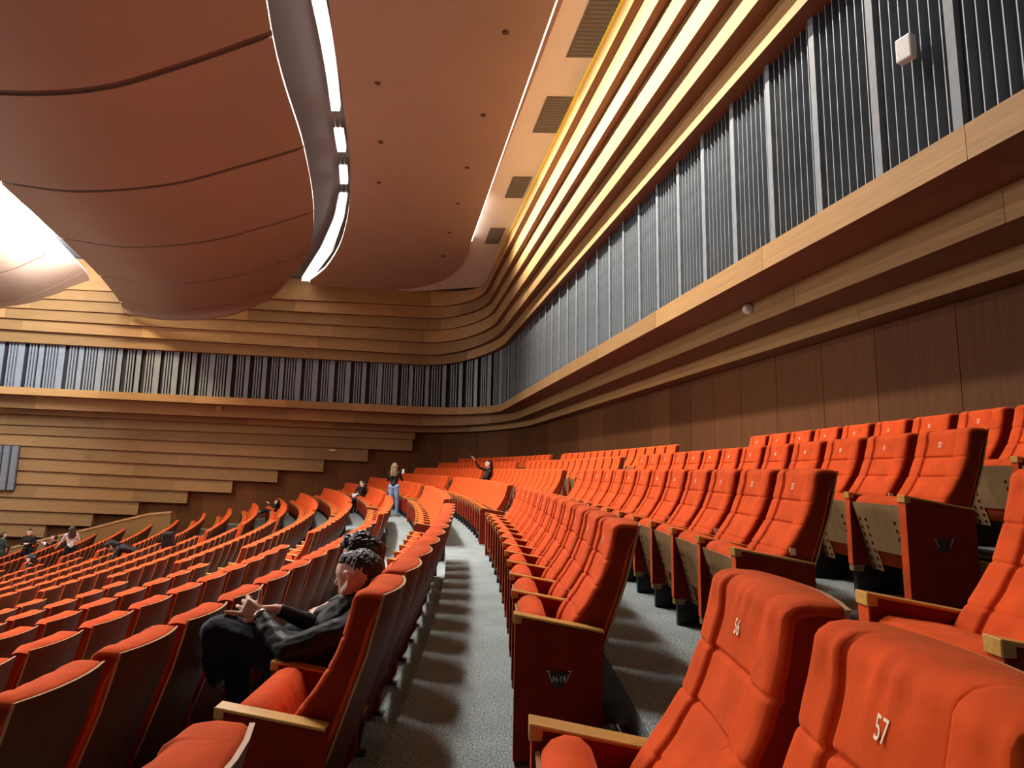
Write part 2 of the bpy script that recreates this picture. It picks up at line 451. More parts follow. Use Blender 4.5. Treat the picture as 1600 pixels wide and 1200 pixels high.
# LED strip along the right edge of that panel
mb = MB(); y0, y1 = -8.0, 22.5
mb.v += [(2.70 + WA * y0, y0, 9.90), (2.72 + WA * y0, y0, 9.99), (2.52 + WA * y1, y1, 9.99), (2.50 + WA * y1, y1, 9.90),
         (2.73 + WA * y0, y0, 9.90), (2.74 + WA * y0, y0, 9.99), (2.54 + WA * y1, y1, 9.99), (2.53 + WA * y1, y1, 9.90)]
mb.f += [[0, 1, 2, 3], [4, 7, 6, 5], [0, 3, 7, 4], [1, 5, 6, 2], [0, 4, 5, 1], [3, 2, 6, 7]]; mb.m += [0] * 6
link('led_strip', mb.mesh('led_strip', M['led']), label='thin glowing strip along the right edge of the flat ceiling panel', cat='light strip')

# big hull-shaped ceiling shells: cross-sections (X, Z) at given Y
def shell(name, secs, label, mat, th=.07, sub=9, top=None):
    root = tag(empty(name), label, 'ceiling panel')
    NU = 22
    def interp(sec):
        pts = np.array(sec[1], float); x = pts[:, 0]; d = np.r_[0, np.cumsum(np.hypot(np.diff(pts[:, 0]), np.diff(pts[:, 1])))]; d /= d[-1]
        u = np.linspace(0, 1, NU); out = []
        for ui in u:
            j = min(len(d) - 2, max(0, np.searchsorted(d, ui) - 1)); t = (ui - d[j]) / (d[j + 1] - d[j])
            p0 = pts[max(0, j - 1)]; p1 = pts[j]; p2 = pts[j + 1]; p3 = pts[min(len(pts) - 1, j + 2)]
            if j == 0: p0 = 2 * p1 - p2
            if j == len(d) - 2: p3 = 2 * p2 - p1
            out.append(.5 * ((2 * p1) + (p2 - p0) * t + (2 * p0 - 5 * p1 + 4 * p2 - p3) * t * t + (3 * p1 - p0 - 3 * p2 + p3) * t ** 3))
        return np.array(out)
    G = [np.c_[interp(s)[:, 0], np.full(NU, s[0]) + (np.array(s[2]) if len(s) > 2 else 0), interp(s)[:, 1]] for s in secs]
    def row(t):
        j = min(len(G) - 2, int(t)); u = t - j
        p0 = G[j - 1] if j > 0 else 2 * G[0] - G[1]; p1 = G[j]; p2 = G[j + 1]; p3 = G[j + 2] if j + 2 < len(G) else 2 * G[-1] - G[-2]
        return .5 * ((2 * p1) + (p2 - p0) * u + (2 * p0 - 5 * p1 + 4 * p2 - p3) * u * u + (3 * p1 - p0 - 3 * p2 + p3) * u ** 3)
    for i in range(len(G) - 1):
        g = .017
        for kind in ('panel', 'seam'):
            if kind == 'panel': ta, tb, up, n = i + (g if i else 0), i + 1 - (g if i + 2 < len(G) else 0), 0.0, sub
            else:
                if i + 2 >= len(G): continue
                ta, tb, up, n = i + 1 - g, i + 1 + g, .05, 2
            rows = [row(ta + (tb - ta) * q / (n - 1)) for q in range(n)]
            v = []; f = []; m = []
            for r_ in rows:
                for p in r_: v.append((p[0], p[1], p[2] + up))
            for r_ in rows:
                for p in r_: v.append((p[0], p[1], p[2] + th))
            H = len(rows) * NU
            for a in range(n - 1):
                for b in range(NU - 1):
                    q0 = a * NU + b
                    f.append([q0, q0 + 1, q0 + NU + 1, q0 + NU]); m.append(0)
                    f.append([H + q0, H + q0 + NU, H + q0 + NU + 1, H + q0 + 1]); m.append(0)
            for a in range(n - 1):
                for b, bb in ((0, 0), (NU - 1, NU - 1)):
                    q0 = a * NU + b; f.append([q0, q0 + NU, H + q0 + NU, H + q0]); m.append(1 if b else 0)
            for b in range(NU - 1):
                for a in (0, n - 1):
                    q0 = a * NU + b; f.append([q0, q0 + 1, H + q0 + 1, H + q0]); m.append(0)
            me = mesh_of(kind, v, f, [mat if kind == 'panel' else M['seam'], M['edge']], m, False); fixn(me)
            nq = (n - 1) * (NU - 1) * 2
            me.polygons.foreach_set('use_smooth', [i_ < nq for i_ in range(len(me.polygons))])
            bm = bmesh.new(); bm.from_mesh(me)
            bmesh.ops.split_edges(bm, edges=[e_ for e_ in bm.edges if len(e_.link_faces) == 2 and e_.link_faces[0].smooth != e_.link_faces[1].smooth])
            bm.to_mesh(me); bm.free()
            o = link(kind, me, root)
    return root
T1S = [(-8, [(-5.2, 8.1), (-3.9, 7.85), (-2.6, 7.9), (-1.3, 8.4), (-.4, 9.2)]),
       (-2, [(-7.2, 8.1), (-5.6, 7.85), (-4.0, 7.92), (-2.4, 8.4), (-1.3, 9.2)]),
       (4.2, [(-9.2, 8.12), (-7.2, 7.88), (-5.5, 8.0), (-4.0, 8.45), (-2.75, 9.2)]),
       (10.40, [(-11.45, 8.15), (-9.43, 7.92), (-7.7, 8.03), (-6.28, 8.49), (-4.57, 9.2)]),
       (14.50, [(-12.83, 8.13), (-10.9, 7.93), (-8.65, 8.15), (-6.9, 8.67), (-5.34, 9.2)]),
       (18.41, [(-14.15, 8.18), (-12.03, 7.93), (-9.56, 8.17), (-7.7, 8.72), (-6.33, 9.2)]),
       (22.24, [(-15.48, 8.18), (-13.0, 7.91), (-10.6, 8.2), (-9.0, 8.73), (-7.76, 9.2)]),
       (26.20, [(-17.21, 8.24), (-14.9, 7.91), (-12.4, 8.22), (-11.2, 8.62), (-10.1, 9.12)]),
       (27.0, [(-17.5, 7.92), (-15.9, 7.67), (-14.1, 7.70), (-12.5, 7.98), (-11.0, 8.68)])]
shell('ceiling_shell', T1S, 'large hull-shaped brown ceiling shell with curved seams, left of the lamp trough', M['shell'])
T2S = [(-8, [(-13, 7.6), (-11, 7.9), (-9, 8.6), (-7.8, 9.3)]), (1, [(-18, 7.6), (-15, 7.8), (-12.4, 8.5), (-10.6, 9.35)]),
       (9.5, [(-21, 7.6), (-18, 7.8), (-15.0, 8.5), (-12.9, 9.35)]),
       (14.3, [(-22.5, 7.6), (-19.5, 7.8), (-16.5, 8.5), (-14.2, 9.35)]),
       (18.5, [(-24.5, 7.6), (-21.0, 7.72), (-18.0, 8.35), (-15.6, 9.38)]),
       (22.4, [(-26.0, 7.6), (-22.5, 7.55), (-19.33, 8.25), (-18.19, 8.75), (-17.13, 9.35)]),
       (25.6, [(-28.0, 7.6), (-25.0, 7.5), (-22.24, 7.85), (-20.36, 8.4), (-18.45, 9.42)]),
       (26.6, [(-28.8, 7.5), (-25.6, 7.42), (-22.8, 7.75), (-20.9, 8.3), (-18.9, 9.3)])]
shell('ceiling_shell', T2S, 'brightly lit whitish ceiling shell at the left edge of the picture', M['shell_white'])

# lamps in the trough
def trough(y0, y1, L, R_, label, group='linear lamps in the ceiling trough'):
    """L, R_ : functions Y -> X of the left and right edges of the pair of tubes"""
    root = tag(empty('linear_lamp', (0, 0, 0)), label, 'lamp', group)
    n = max(2, int((y1 - y0) / .6) + 2)
    ys = [y0 + (y1 - y0) * i / (n - 1) for i in range(n)]
    def bar(name, fa, fb, z0, z1, mat):
        v = []; f = []
        for y in ys:
            a = L(y) + (R_(y) - L(y)) * fa; b = L(y) + (R_(y) - L(y)) * fb
            v += [(a, y, z0), (b, y, z0), (b, y, z1), (a, y, z1)]
        for i in range(n - 1):
            for j in range(4): k = (j + 1) % 4; f.append([i * 4 + j, i * 4 + k, i * 4 + 4 + k, i * 4 + 4 + j])
        f += [[0, 1, 2, 3], [n * 4 - 1, n * 4 - 2, n * 4 - 3, n * 4 - 4]]
        me = mesh_of(name, v, f, mat); fixn(me); link(name, me, root)
    bar('tube', .08, .46, 10.0, 10.06, M['tube']); bar('tube', .54, .92, 10.0, 10.06, M['tube'])
    bar('housing', -.08, 1.08, 10.08, 10.14, M['steel'])
LY = [-9, 0, 5, 10.51, 11.56, 12.81, 14.2, 15.08, 16.18, 17.07, 18.14, 18.92, 21.02, 24.0, 28.3]
LXL = [-.30, -1.95, -2.9, -3.94, -4.10, -4.33, -4.62, -4.81, -5.02, -5.22, -5.48, -5.71, -6.48, -7.85, -10.11]
RY = [-9, 0, 5, 10.51, 11.55, 12.81, 14.2, 15.08, 16.17, 17.06, 18.13, 18.91, 20.72, 24.35, 28.7]
RXL = [-.06, -1.70, -2.64, -3.68, -3.84, -4.08, -4.38, -4.56, -4.76, -4.98, -5.22, -5.44, -6.03, -7.5, -9.86]
fL = lambda y: float(np.interp(y, LY, LXL)); fR = lambda y: float(np.interp(y, RY, RXL))
trough(5.2, 14.15, fL, fR, 'long bright pair of lamp tubes at the top of the ceiling trough')
trough(15.05, 16.15, fL, fR, 'short bright pair of lamp tubes, upper of the two short ones in the trough')
trough(17.05, 18.12, fL, fR, 'short bright pair of lamp tubes, lower of the two short ones in the trough')
trough(18.9, 28.3, fL, fR, 'long curved pair of lamp tubes at the far end of the ceiling trough')
for lab_, y0, y1 in (('upper', 14.17, 15.03), ('middle', 16.17, 17.03), ('lower', 18.14, 18.88)):
    root = tag(empty('lamp_rail'), 'grey metal rails without tubes, %s dark gap between the trough lamps' % lab_, 'rail', 'dark gaps between the trough lamps')
    for q in (.25, .75):
        mb = MB()
        xa = fL(y0) + (fR(y0) - fL(y0)) * q; xb = fL(y1) + (fR(y1) - fL(y1)) * q
        r = .02
        mb.v += [(xa - r, y0, 10.04), (xa + r, y0, 10.04), (xb + r, y1, 10.04), (xb - r, y1, 10.04), (xa - r, y0, 10.08), (xa + r, y0, 10.08), (xb + r, y1, 10.08), (xb - r, y1, 10.08)]
        mb.f += [[0, 1, 2, 3], [4, 7, 6, 5], [0, 4, 5, 1], [1, 5, 6, 2], [2, 6, 7, 3], [3, 7, 4, 0]]; mb.m += [0] * 6
        link('rail_bar', mb.mesh('rail_bar', M['steel']), root)

# ventilation grilles in the white strip
vents = [(12.12, 10.45, 3.27, 3.88), (15.13, 13.53, 3.21, 3.82), (19.07, 17.6, 3.17, 3.75), (23.25, 21.62, 3.10, 3.66), (8.9, 7.3, 3.27, 3.88), (5.6, 4.0, 3.27, 3.88)]
vl = ['nearest dark ceiling grille in view, in the white strip at the top of the picture', 'second dark ceiling grille in the white strip, counting from the top', 'third dark ceiling grille in the white strip, counting from the top', 'smallest and farthest dark ceiling grille, at the dim end of the white strip']
for i, (ya, yb, wa, wb) in enumerate(vents[:4]):
    r = tag(empty('ceiling_vent', (0, 0, 0)), vl[i], 'vent', 'dark grilles in the white ceiling strip')
    slab('frame', [(wa + WA * yb, yb), (wb + WA * yb, yb), (wb + WA * ya, ya), (wa + WA * ya, ya)], 10.085, .012, [M['vent'], M['vent']], r)
    n = 14
    mbv = MB()
    for k in range(n):
        y = yb + (ya - yb) * (k + .5) / n
        b = len(mbv.v)
        for (dy, z) in ((-.02, 10.07), (.02, 10.07), (.035, 10.085), (-.035, 10.085)):
            mbv.v += [(wa + .03 + WA * y, y + dy, z), (wb - .03 + WA * y, y + dy, z)]
        for q in ((0, 1, 3, 2), (2, 3, 5, 4), (4, 5, 7, 6), (6, 7, 1, 0), (0, 2, 4, 6), (1, 7, 5, 3)): mbv.f.append([b + j for j in q]); mbv.m.append(0)
    link('slats', mbv.mesh('slats', M['vent']), r, kind='stuff')

# small recessed ceiling fittings
spots = [(-.26, 11.14), (-.83, 14.05), (-3.17, 12.86), (-3.63, 15.4), (-1.41, 16.72), (-1.89, 19.15), (-2.41, 21.65), (-2.92, 24.2), (-4.18, 17.76)]
mb = MB(); mb.cyl((0, 0, 0), .07, .025, n=14); mb.cyl((0, 0, -.012), .04, .02, n=10)
sp_me = mb.mesh('sprinkler', M['seam'])
spl = ['nearest the top right', 'second down the right side', 'highest of the left column', 'third of the left column', 'third down the right side', 'fourth down the right side', 'fifth down the right side', 'lowest, near the rounded end', 'lowest of the left column']
for i, (x, y) in enumerate(spots):
    link('ceiling_sprinkler', sp_me, loc=(x, y, 9.885), label='tiny dark fitting in the flat ceiling panel, ' + spl[i], cat='sprinkler', group='tiny fittings in the flat ceiling panel')

# ------------------------------------------------------------------ devices on the right wall
def wframe(o, y, w, z):
    o.location = (w + WA * y, y, z); o.rotation_euler = (0, 0, math.atan(-WA) * -1 * -1 if False else math.atan2(-WA, 1) * 1.0)
    return o
SP = tag(empty('wall_speaker'), 'white box speaker mounted on the dark grey fins, upper right', 'speaker')
mb = MB(); mb.box(-.13, 0, -.10, .10, -.16, .16); me = bevelled(mb.mesh('body', M['plastic'], fix=True), .022, 3); link('body', me, SP)
mb = MB(); mb.box(0, .12, -.03, .03, -.04, .04); link('bracket', mb.mesh('bracket', M['black']), SP)
mb = MB()
for q in range(9): mb.box(-.134, -.130, -.08, .08, -.125 + q * .03, -.113 + q * .03)
link('grille', mb.mesh('grille', M['tagw']), SP)
SP.scale = (.82, .82, .82); SP.location = (5.12 + WA * 5.82, 5.82, 5.66); SP.rotation_euler = (0, 0, -math.atan(WA) + .25)
DM = tag(empty('wall_sensor'), 'white round dome device on the lower wooden rail of the right wall', 'sensor')
mb = MB()
for r0, r1, h0, h1 in ((.085, .085, 0, .05), (.085, .06, .05, .10), (.06, .015, .10, .125)):
    mb.cyl((-h1, 0, 0), r1, h1 - h0, axis='x', n=20, r2=r0)
link('dome', mb.mesh('dome', M['plastic'], smooth=False), DM)
DM.location = (5.635 + WA * 9.72, 9.72, 3.945); DM.rotation_euler = (0, 0, -math.atan(WA))
mb = MB(); mb.box(-.06, 0, -.05, .05, -.16, .16); me = bevelled(mb.mesh('wall_lamp', M['plastic']), .01)
p = path(5.1, 1.45)
o = link('wall_box', me, label='small white upright box on the grey slats near the rounded wall corner', cat='box', loc=(-.86 + .2, 31.3, 6.15)); o.rotation_euler = (0, 0, .9)
mb = MB(); mb.box(-.11, .11, -.06, 0, -.09, .09); me = bevelled(mb.mesh('wall_sensor', M['wood_rim']), .01)
pp = path(5.62, 2.3)
t = tau_at(s_of_x(-14.07, 5.62)); p = path(5.60, t)
o = link('wall_sensor', me, label='small pale square device on the wooden rail of the far left wall', cat='sensor', loc=(p.x, p.y, 3.98)); o.rotation_euler = (0, 0, math.atan2(.24454, .96964))
mb = MB(); mb.box(-.16, .16, -.1, 0, -.03, .03); me = bevelled(mb.mesh('wall_bracket', M['tagw']), .01)
t = tau_at(s_of_x(-9.1, 6.40)); p = path(6.40, t)
o = link('wall_bracket', me, label='tiny white bracket on the stepped planks of the far wall', cat='bracket', loc=(p.x, p.y, 2.12)); o.rotation_euler = (0, 0, math.atan2(.24454, .96964))

# parapet with a pale handrail in front of the far left wall
par = tag(empty('stair_parapet'), 'low wooden parapet with pale sloping handrail below the planked wall', 'parapet')
def wl(x, off):     # point on a line parallel to the left wall
    b = P1 + NL * (off - 4.85); t = (x - b.x) / DL.x; return (b + DL * t)
ph = [(-15.5, -.93), (-16.4, -1.02), (-17.5, -1.32), (-18.42, -1.60), (-20.2, -2.08), (-22.2, -2.68), (-25, -3.3), (-29, -4.1)]
for nm, hb, ht, dw, mt in (('rail', -.03, .06, .16, 'wood_rim'), ('side_panel', -2.2, -.03, .10, 'wood_plank')):
    v = []; f = []; uv = []
    for x, z in ph:
        for off, zz in ((5.3 - dw / 2, z + hb), (5.3 + dw / 2, z + hb), (5.3 + dw / 2, z + ht), (5.3 - dw / 2, z + ht)):
            q = wl(x, off); v.append((q.x, q.y, zz)); uv.append((x, zz))
    n = len(ph)
    for i in range(n - 1):
        for j in range(4): k = (j + 1) % 4; f.append([i * 4 + j, i * 4 + k, i * 4 + 4 + k, i * 4 + 4 + j])
    f += [[0, 1, 2, 3], [n * 4 - 1, n * 4 - 2, n * 4 - 3, n * 4 - 4]]
    me = mesh_of(nm, v, f, M[mt], None, False, uv); fixn(me); link(nm, me, par)

# ------------------------------------------------------------------ chairs (local X = backwards, Y = along the row, Z = up)
PIT = .55
def cr(xs, ys, x):      # smooth interpolation
    x = max(xs[0], min(xs[-1], x)); j = min(len(xs) - 2, max(0, int(np.searchsorted(xs, x)) - 1))
    t = (x - xs[j]) / (xs[j + 1] - xs[j]); g = lambda i: ys[max(0, min(len(ys) - 1, i))]
    p0, p1, p2, p3 = g(j - 1), g(j), g(j + 1), g(j + 2)
    return .5 * ((2 * p1) + (p2 - p0) * t + (2 * p0 - 5 * p1 + 4 * p2 - p3) * t * t + (3 * p1 - p0 - 3 * p2 + p3) * t ** 3)
FZ = [.42, .50, .58, .68, .80, .92, 1.04]
FS = [.235, .232, .262, .335, .402, .442, .465]     # front of the side bolsters
RS = [.392, .420, .448, .485, .524, .554, .582]     # rear of the cushion
HW = .228
def back_cushion(nu, nv, fine):
    us = [-HW + 2 * HW * i / (nu - 1) for i in range(nu)]
    if fine:
        us = sorted(set([round(x, 4) for x in us] + [-.132, -.125, -.12, -.115, -.108, .108, .115, .12, .125, .132, -.226, .226, -.218, .218]))
    zs = [.42 + .585 * i / (nv - 1) for i in range(nv)]
    if fine: zs = sorted(set([round(z, 4) for z in zs] + [.738, .744, .75, .756, .762, .858, .864, .870, .876, .882, .606, .612, .618, .624, .63]))
    v = []; 
    prof_n = 0
    for u in us:
        au = abs(u); col = []
        edge = max(0, (au - (HW - .03)) / .03); er = .022 * (1 - math.sqrt(max(0, 1 - edge * edge)))
        c = max(0, min(1, (au - .105) / .03)); c = c * c * (3 - 2 * c)
        bow = .040 * (1 - (au / HW) ** 2)
        for z in zs:
            s = cr(FZ, FS, z) + er * 1.2
            rec = .014
            s += rec * (1 - c)
            if fine:
                g = math.exp(-((au - .12) / .0045) ** 2) * .015
                if au < .125 or True:
                    amp = .014 if au < .12 else .007
                    for z0 in (.75, .87): g += amp * math.exp(-((z - z0) / .0055) ** 2)
                    g += .006 * math.exp(-((z - .618) / .0055) ** 2)
                # puff between the seams
                if au < .12:
                    zz = [(.87, 1.04), (.75, .87), (.618, .75), (.42, .618)]
                    for a, b in zz:
                        if a <= z < b: g -= .005 * math.sin(PI * (z - a) / (b - a)) * math.cos(au / .12 * PI / 2)
                s += g
            if fine: s += .0035 * math.sin(u * 95 + 5 * noise.noise(Vector((u * 9, z * 5, 0)))) * max(0, (z - .93) / .1) + .004 * noise.noise(Vector((u * 14, z * 14, 3)))
            col.append((s, u, z))
        # rounded top
        sf = col[-1][0]; sr = cr(FZ, RS, 1.04) + bow; top = 1.045 - er; z0 = zs[-1]
        for t in (.18, .4, .7):
            a = t * PI / 2
            col.append((sf + .05 * (1 - math.cos(a)), u, z0 + (top - z0) * math.sin(a)))
        col.append((sf + .055, u, top)); col.append((sr - .012, u, top - .004)); col.append((sr, u, top - .012))
        for z in (.92, .80, .68, .55, .44):
            col.append((cr(FZ, RS, z) + bow - er, u, z))
        prof_n = len(col); v += col
    f = []; n = prof_n; nU = len(us)
    for i in range(nU - 1):
        for j in range(n):
            k = (j + 1) % n; f.append([i * n + j, i * n + k, (i + 1) * n + k, (i + 1) * n + j])
    # side caps as strips between the front and rear runs
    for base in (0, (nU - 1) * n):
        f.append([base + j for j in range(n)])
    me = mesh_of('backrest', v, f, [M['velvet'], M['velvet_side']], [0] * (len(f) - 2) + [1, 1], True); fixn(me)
    bm = bmesh.new(); bm.from_mesh(me)
    for fc in bm.faces:
        if len(fc.verts) > 6: fc.smooth = False
    bmesh.ops.split_edges(bm, edges=list({e_ for fc in bm.faces if len(fc.verts) > 6 for e_ in fc.edges}))
    bm.to_mesh(me); bm.free()
    return me

def back_shell(nu=7):
    v = []; f = []; m = []
    us = [-HW + .003 + 2 * (HW - .003) * i / (nu - 1) for i in range(nu)]
    zs = [.30, .44, .60, .80, .95, 1.034]
    rz = lambda z: cr([.30] + FZ, [.350] + RS, min(z, 1.04))
    for u in us:
        bow = .040 * (1 - (abs(u) / HW) ** 2) if abs(u) < HW else 0
        for z in zs: v.append((rz(z) + bow + .001, u, z))
        for z in reversed(zs): v.append((rz(z) + bow + .012, u, z))
    n = len(zs) * 2
    for i in range(nu - 1):
        for j in range(n):
            k = (j + 1) % n; f.append([i * n + j, i * n + k, (i + 1) * n + k, (i + 1) * n + j]); m.append(1 if j == len(zs) - 1 else 0)
    for base in (0, (nu - 1) * n):
        for j in range(len(zs) - 1): f.append([base + j, base + j + 1, base + n - 2 - j, base + n - 1 - j]); m.append(1)
    me = mesh_of('back_shell', v, f, [M['wood_shell'], M['wood_rim']], m, True); fixn(me)
    bm = bmesh.new(); bm.from_mesh(me)
    bmesh.ops.split_edges(bm, edges=[e_ for e_ in bm.edges if len(e_.link_faces) == 2 and e_.calc_face_angle(0) > .6])
    bm.to_mesh(me); bm.free(); return me

def cushion_up():
    prof = [(.058, .590), (.062, .618), (.085, .643), (.120, .655), (.160, .650), (.188, .628), (.205, .58), (.225, .52), (.255, .42), (.262, .32), (.235, .25), (.185, .22), (.150, .24)]
    v = []; f = []; us = [-.238, -.226, -.19, -.08, .08, .19, .226, .238]
    cx, cz = .15, .47
    for u in us:
        sh = {.238: .86, .226: .955}.get(round(abs(u), 3), 1.0)
        for s, z in prof: v.append((cx - .034 + (s - cx) * (sh if s > .06 else 1), u, cz - .028 + (z - cz) * (.5 + sh / 2)))
    n = len(prof)
    for i in range(len(us) - 1):
        for j in range(n): k = (j + 1) % n; f.append([i * n + j, i * n + k, (i + 1) * n + k, (i + 1) * n + j])
    f.append(list(range(n))); f.append([(len(us) - 1) * n + j for j in range(n)])
    me = mesh_of('seat_cushion', v, f, M['velvet'], None, True); fixn(me); return me

def board_up(holes):
    """wooden underside of the tipped seat, with a notch at its foot and rows of round holes"""
    v = []; f = []; m = []
    # board plane: from (s .050, z .605) down to (s .150, z .165)
    def P(u, t, d=0): return (.014 + .105 * t + d, u, .578 - .42 * t)
    def slab_(u0, u1, t0, t1, mi=0):
        b = len(v)
        for d in (0, .012):
            for (u, t) in ((u0, t0), (u1, t0), (u1, t1), (u0, t1)): v.append(P(u, t, d))
        for q in ((0, 1, 2, 3), (4, 7, 6, 5), (0, 4, 5, 1), (1, 5, 6, 2), (2, 6, 7, 3), (3, 7, 4, 0)): f.append([b + i for i in q]); m.append(mi)
    if not holes:
        slab_(-.236, .236, 0, .70); slab_(-.236, -.11, .70, 1); slab_(.11, .236, .70, 1)
    else:
        slab_(-.118, .118, 0, .70); slab_(-.236, -.118, 0, .20); slab_(.118, .236, 0, .20)
        c = .042
        for side in (-1, 1):
            for col in range(2):
                uc = side * (.142 + col * .055)
                for r in range(7):
                    t0 = .20 + r * .8 / 7; t1 = t0 + .8 / 7
                    u0, u1 = (uc - .0275, uc + .0275)
                    if side > 0 and col == 0: u0 = .118 if r < 5 else .11
                    if side < 0 and col == 0: u1 = -.118 if r < 5 else -.11
                    if col == 1: 
                        if side > 0: u0, u1 = .1695, .236
                        else: u0, u1 = -.236, -.1695
                    um = (u0 + u1) / 2; tm = (t0 + t1) / 2
                    b = len(v)
                    o8 = [(u0, t0), (um, t0), (u1, t0), (u1, tm), (u1, t1), (um, t1), (u0, t1), (u0, tm)]
                    i8 = [(um + .0145 * math.cos(a), tm + .033 * math.sin(a)) for a in [-3 * PI / 4 + k * PI / 4 for k in range(8)]]
                    for q in o8: v.append(P(*q))
                    for q in i8: v.append(P(*q))
                    for q in i8: v.append(P(*q, .012))
                    for k in range(8):
                        l = (k + 1) % 8
                        f.append([b + k, b + l, b + 8 + l, b + 8 + k]); m.append(0)
                        f.append([b + 8 + k, b + 8 + l, b + 16 + l, b + 16 + k]); m.append(0)
                    f.append([b + 16 + k for k in range(8)]); m.append(1)
    me = mesh_of('seat_board', v, f, [M['wood_ply'], M['black']], m, False); fixn(me)
    return me

def seat_down():
    mb = MB()
    prof = [(.020, .475), (.022, .515), (.05, .532), (.20, .515), (.36, .485), (.42, .47), (.42, .40), (.05, .43)]
    us = [-.232, -.222, -.1, .1, .222, .232]; v = []; f = []
    for u in us:
        k = .012 if abs(u) > .23 else 0
        for s, z in prof: v.append((s + (k if s < .1 else -k), u, z - (k if z > .4 else -k)))
    n = len(prof)
    for i in range(len(us) - 1):
        for j in range(n): kk = (j + 1) % n; f.append([i * n + j, i * n + kk, (i + 1) * n + kk, (i + 1) * n + j])
    f.append(list(range(n))); f.append([(len(us) - 1) * n + j for j in range(n)])
    me = mesh_of('seat_cushion', v, f, M['velvet'], None, True); fixn(me)
    mb.prism([(.0, .435), (.0, .500), (.018, .500), (.018, .45), (.42, .40), (.42, .385)], -.236, .236)
    b = mb.mesh('seat_board', M['wood_ply'])
    return me, b

def arm_panel(end=False):
    mb = MB(); z0 = .015 if end else .175
    hw = .034 if end else .029
    mb.prism([(.004, z0), (.004, .598), (.034, .598), (.034, .623), (.405, .560), (.405, z0 if end else .24), (.36, z0)], -hw, hw)
    me = mb.mesh('armrest', [M['velvet_arm'], M['velvet']])
    for p in me.polygons:
        if p.normal.x < -.9 and p.area > .004: p.material_index = 1
    return bevelled(me, .004, 1)
def arm_cap(end=False):
    mb = MB(); hw = .035 if end else .030
    mb.prism([(-.002, .598), (-.002, .641), (.410, .571), (.410, .560), (.034, .624), (.034, .598)], -hw, hw)
    return bevelled(mb.mesh('armrest_cap', M['wood_cap']), .003, 1)
def foot_block():
    mb = MB(); mb.box(.008, .075, -.027, .027, .135, .176); return bevelled(mb.mesh('foot_block', M['wood_ply']), .003, 1)
def pedestal():
    mb = MB(); mb.prism([(.03, 0), (.03, .135), (.30, .24), (.34, .24), (.30, .0)], -.02, .02)
    mb.box(.04, .34, -.035, .035, 0, .010)
    return mb.mesh('pedestal_leg', M['black'])
def hinge():
    mb = MB(); mb.cyl((.21, -.245, .27), .022, .49, axis='y', n=10); mb.box(.19, .40, -.24, -.225, .20, .34); mb.box(.19, .40, .225, .24, .20, .34)
    return mb.mesh('hinge_bar', M['black'])
mb = MB(); mb.box(.30, .304, 0, .0, 0, 0)
def care_tag():
    mb = MB(); mb.box(.315, .345, -HW - .004, -HW + .003, .60, .635); return mb.mesh('care_tag', M['tagw'])

ME = {}
ME['back_fine'] = back_cushion(41, 60, True)
ME['back_mid'] = back_cushion(15, 24, True)
ME['back_low'] = back_cushion(7, 7, False)
ME['shell'] = back_shell(); ME['cushion_up'] = cushion_up()
ME['board_holes'] = board_up(True); ME['board'] = board_up(False)
ME['cushion_dn'], ME['board_dn'] = seat_down()
ME['arm'] = arm_panel(); ME['arm_end'] = arm_panel(True); ME['cap'] = arm_cap(); ME['cap_end'] = arm_cap(True)
ME['foot'] = foot_block(); ME['leg'] = pedestal(); ME['hinge'] = hinge(); ME['tag'] = care_tag()

def text_mesh(txt, size, depth, mat, sx=.62):
    c = bpy.data.curves.new('txt', 'FONT'); c.body = txt; c.size = size; c.extrude = depth; c.align_x = 'CENTER'; c.align_y = 'CENTER'
    c.resolution_u = 3
    o = bpy.data.objects.new('txt', c); COL.objects.link(o)
    dg = bpy.context.evaluated_depsgraph_get(); dg.update()
    me = bpy.data.meshes.new_from_object(o.evaluated_get(dg)); bpy.data.objects.remove(o); bpy.data.curves.remove(c)
    me.materials.clear(); me.materials.append(mat)
    for v in me.vertices: v.co.x *= sx
    return me
NUM = {}
def number_mesh(n):
    if n not in NUM:
        me = text_mesh(str(n), .049, .0008, M['text'])
        # lay the text on the top centre block of the backrest: text +x -> row direction as seen from the front
        zc = .945; lean = math.atan2(FS[6] - FS[5], .12)
        s0 = 0
        for v in me.vertices:
            x, y, d = v.co
            # viewer looks along +X (backwards): his right is -Y
            zz = zc + y * math.cos(lean)
            v.co = (cr(FZ, FS, zz) + .014 - .004 - d - .0032, -x, zz)
        me.name = 'seat_number'; NUM[n] = me
    return NUM[n]

ORD = 'first second third fourth fifth sixth seventh eighth ninth tenth eleventh twelfth thirteenth fourteenth fifteenth sixteenth seventeenth eighteenth nineteenth twentieth'.split()
def ordw(n): return ORD[n - 1] if n <= 20 else ('twenty-' + ORD[n - 21] if n < 30 else 'thirtieth' if n == 30 else 'thirty-' + ORD[n - 31])
ROWD = {0: 'the N-19 row', 1: 'the row right above the N-19 row', 2: 'the second row above the N-19 row', 3: 'the top row by the wooden wall',
        -1: "the seated man's row", -2: 'the row before the seated man'}
ROWD.update({k: 'the %s row below the seated man' % ordw(-1 - k) for k in range(-18, -2)})

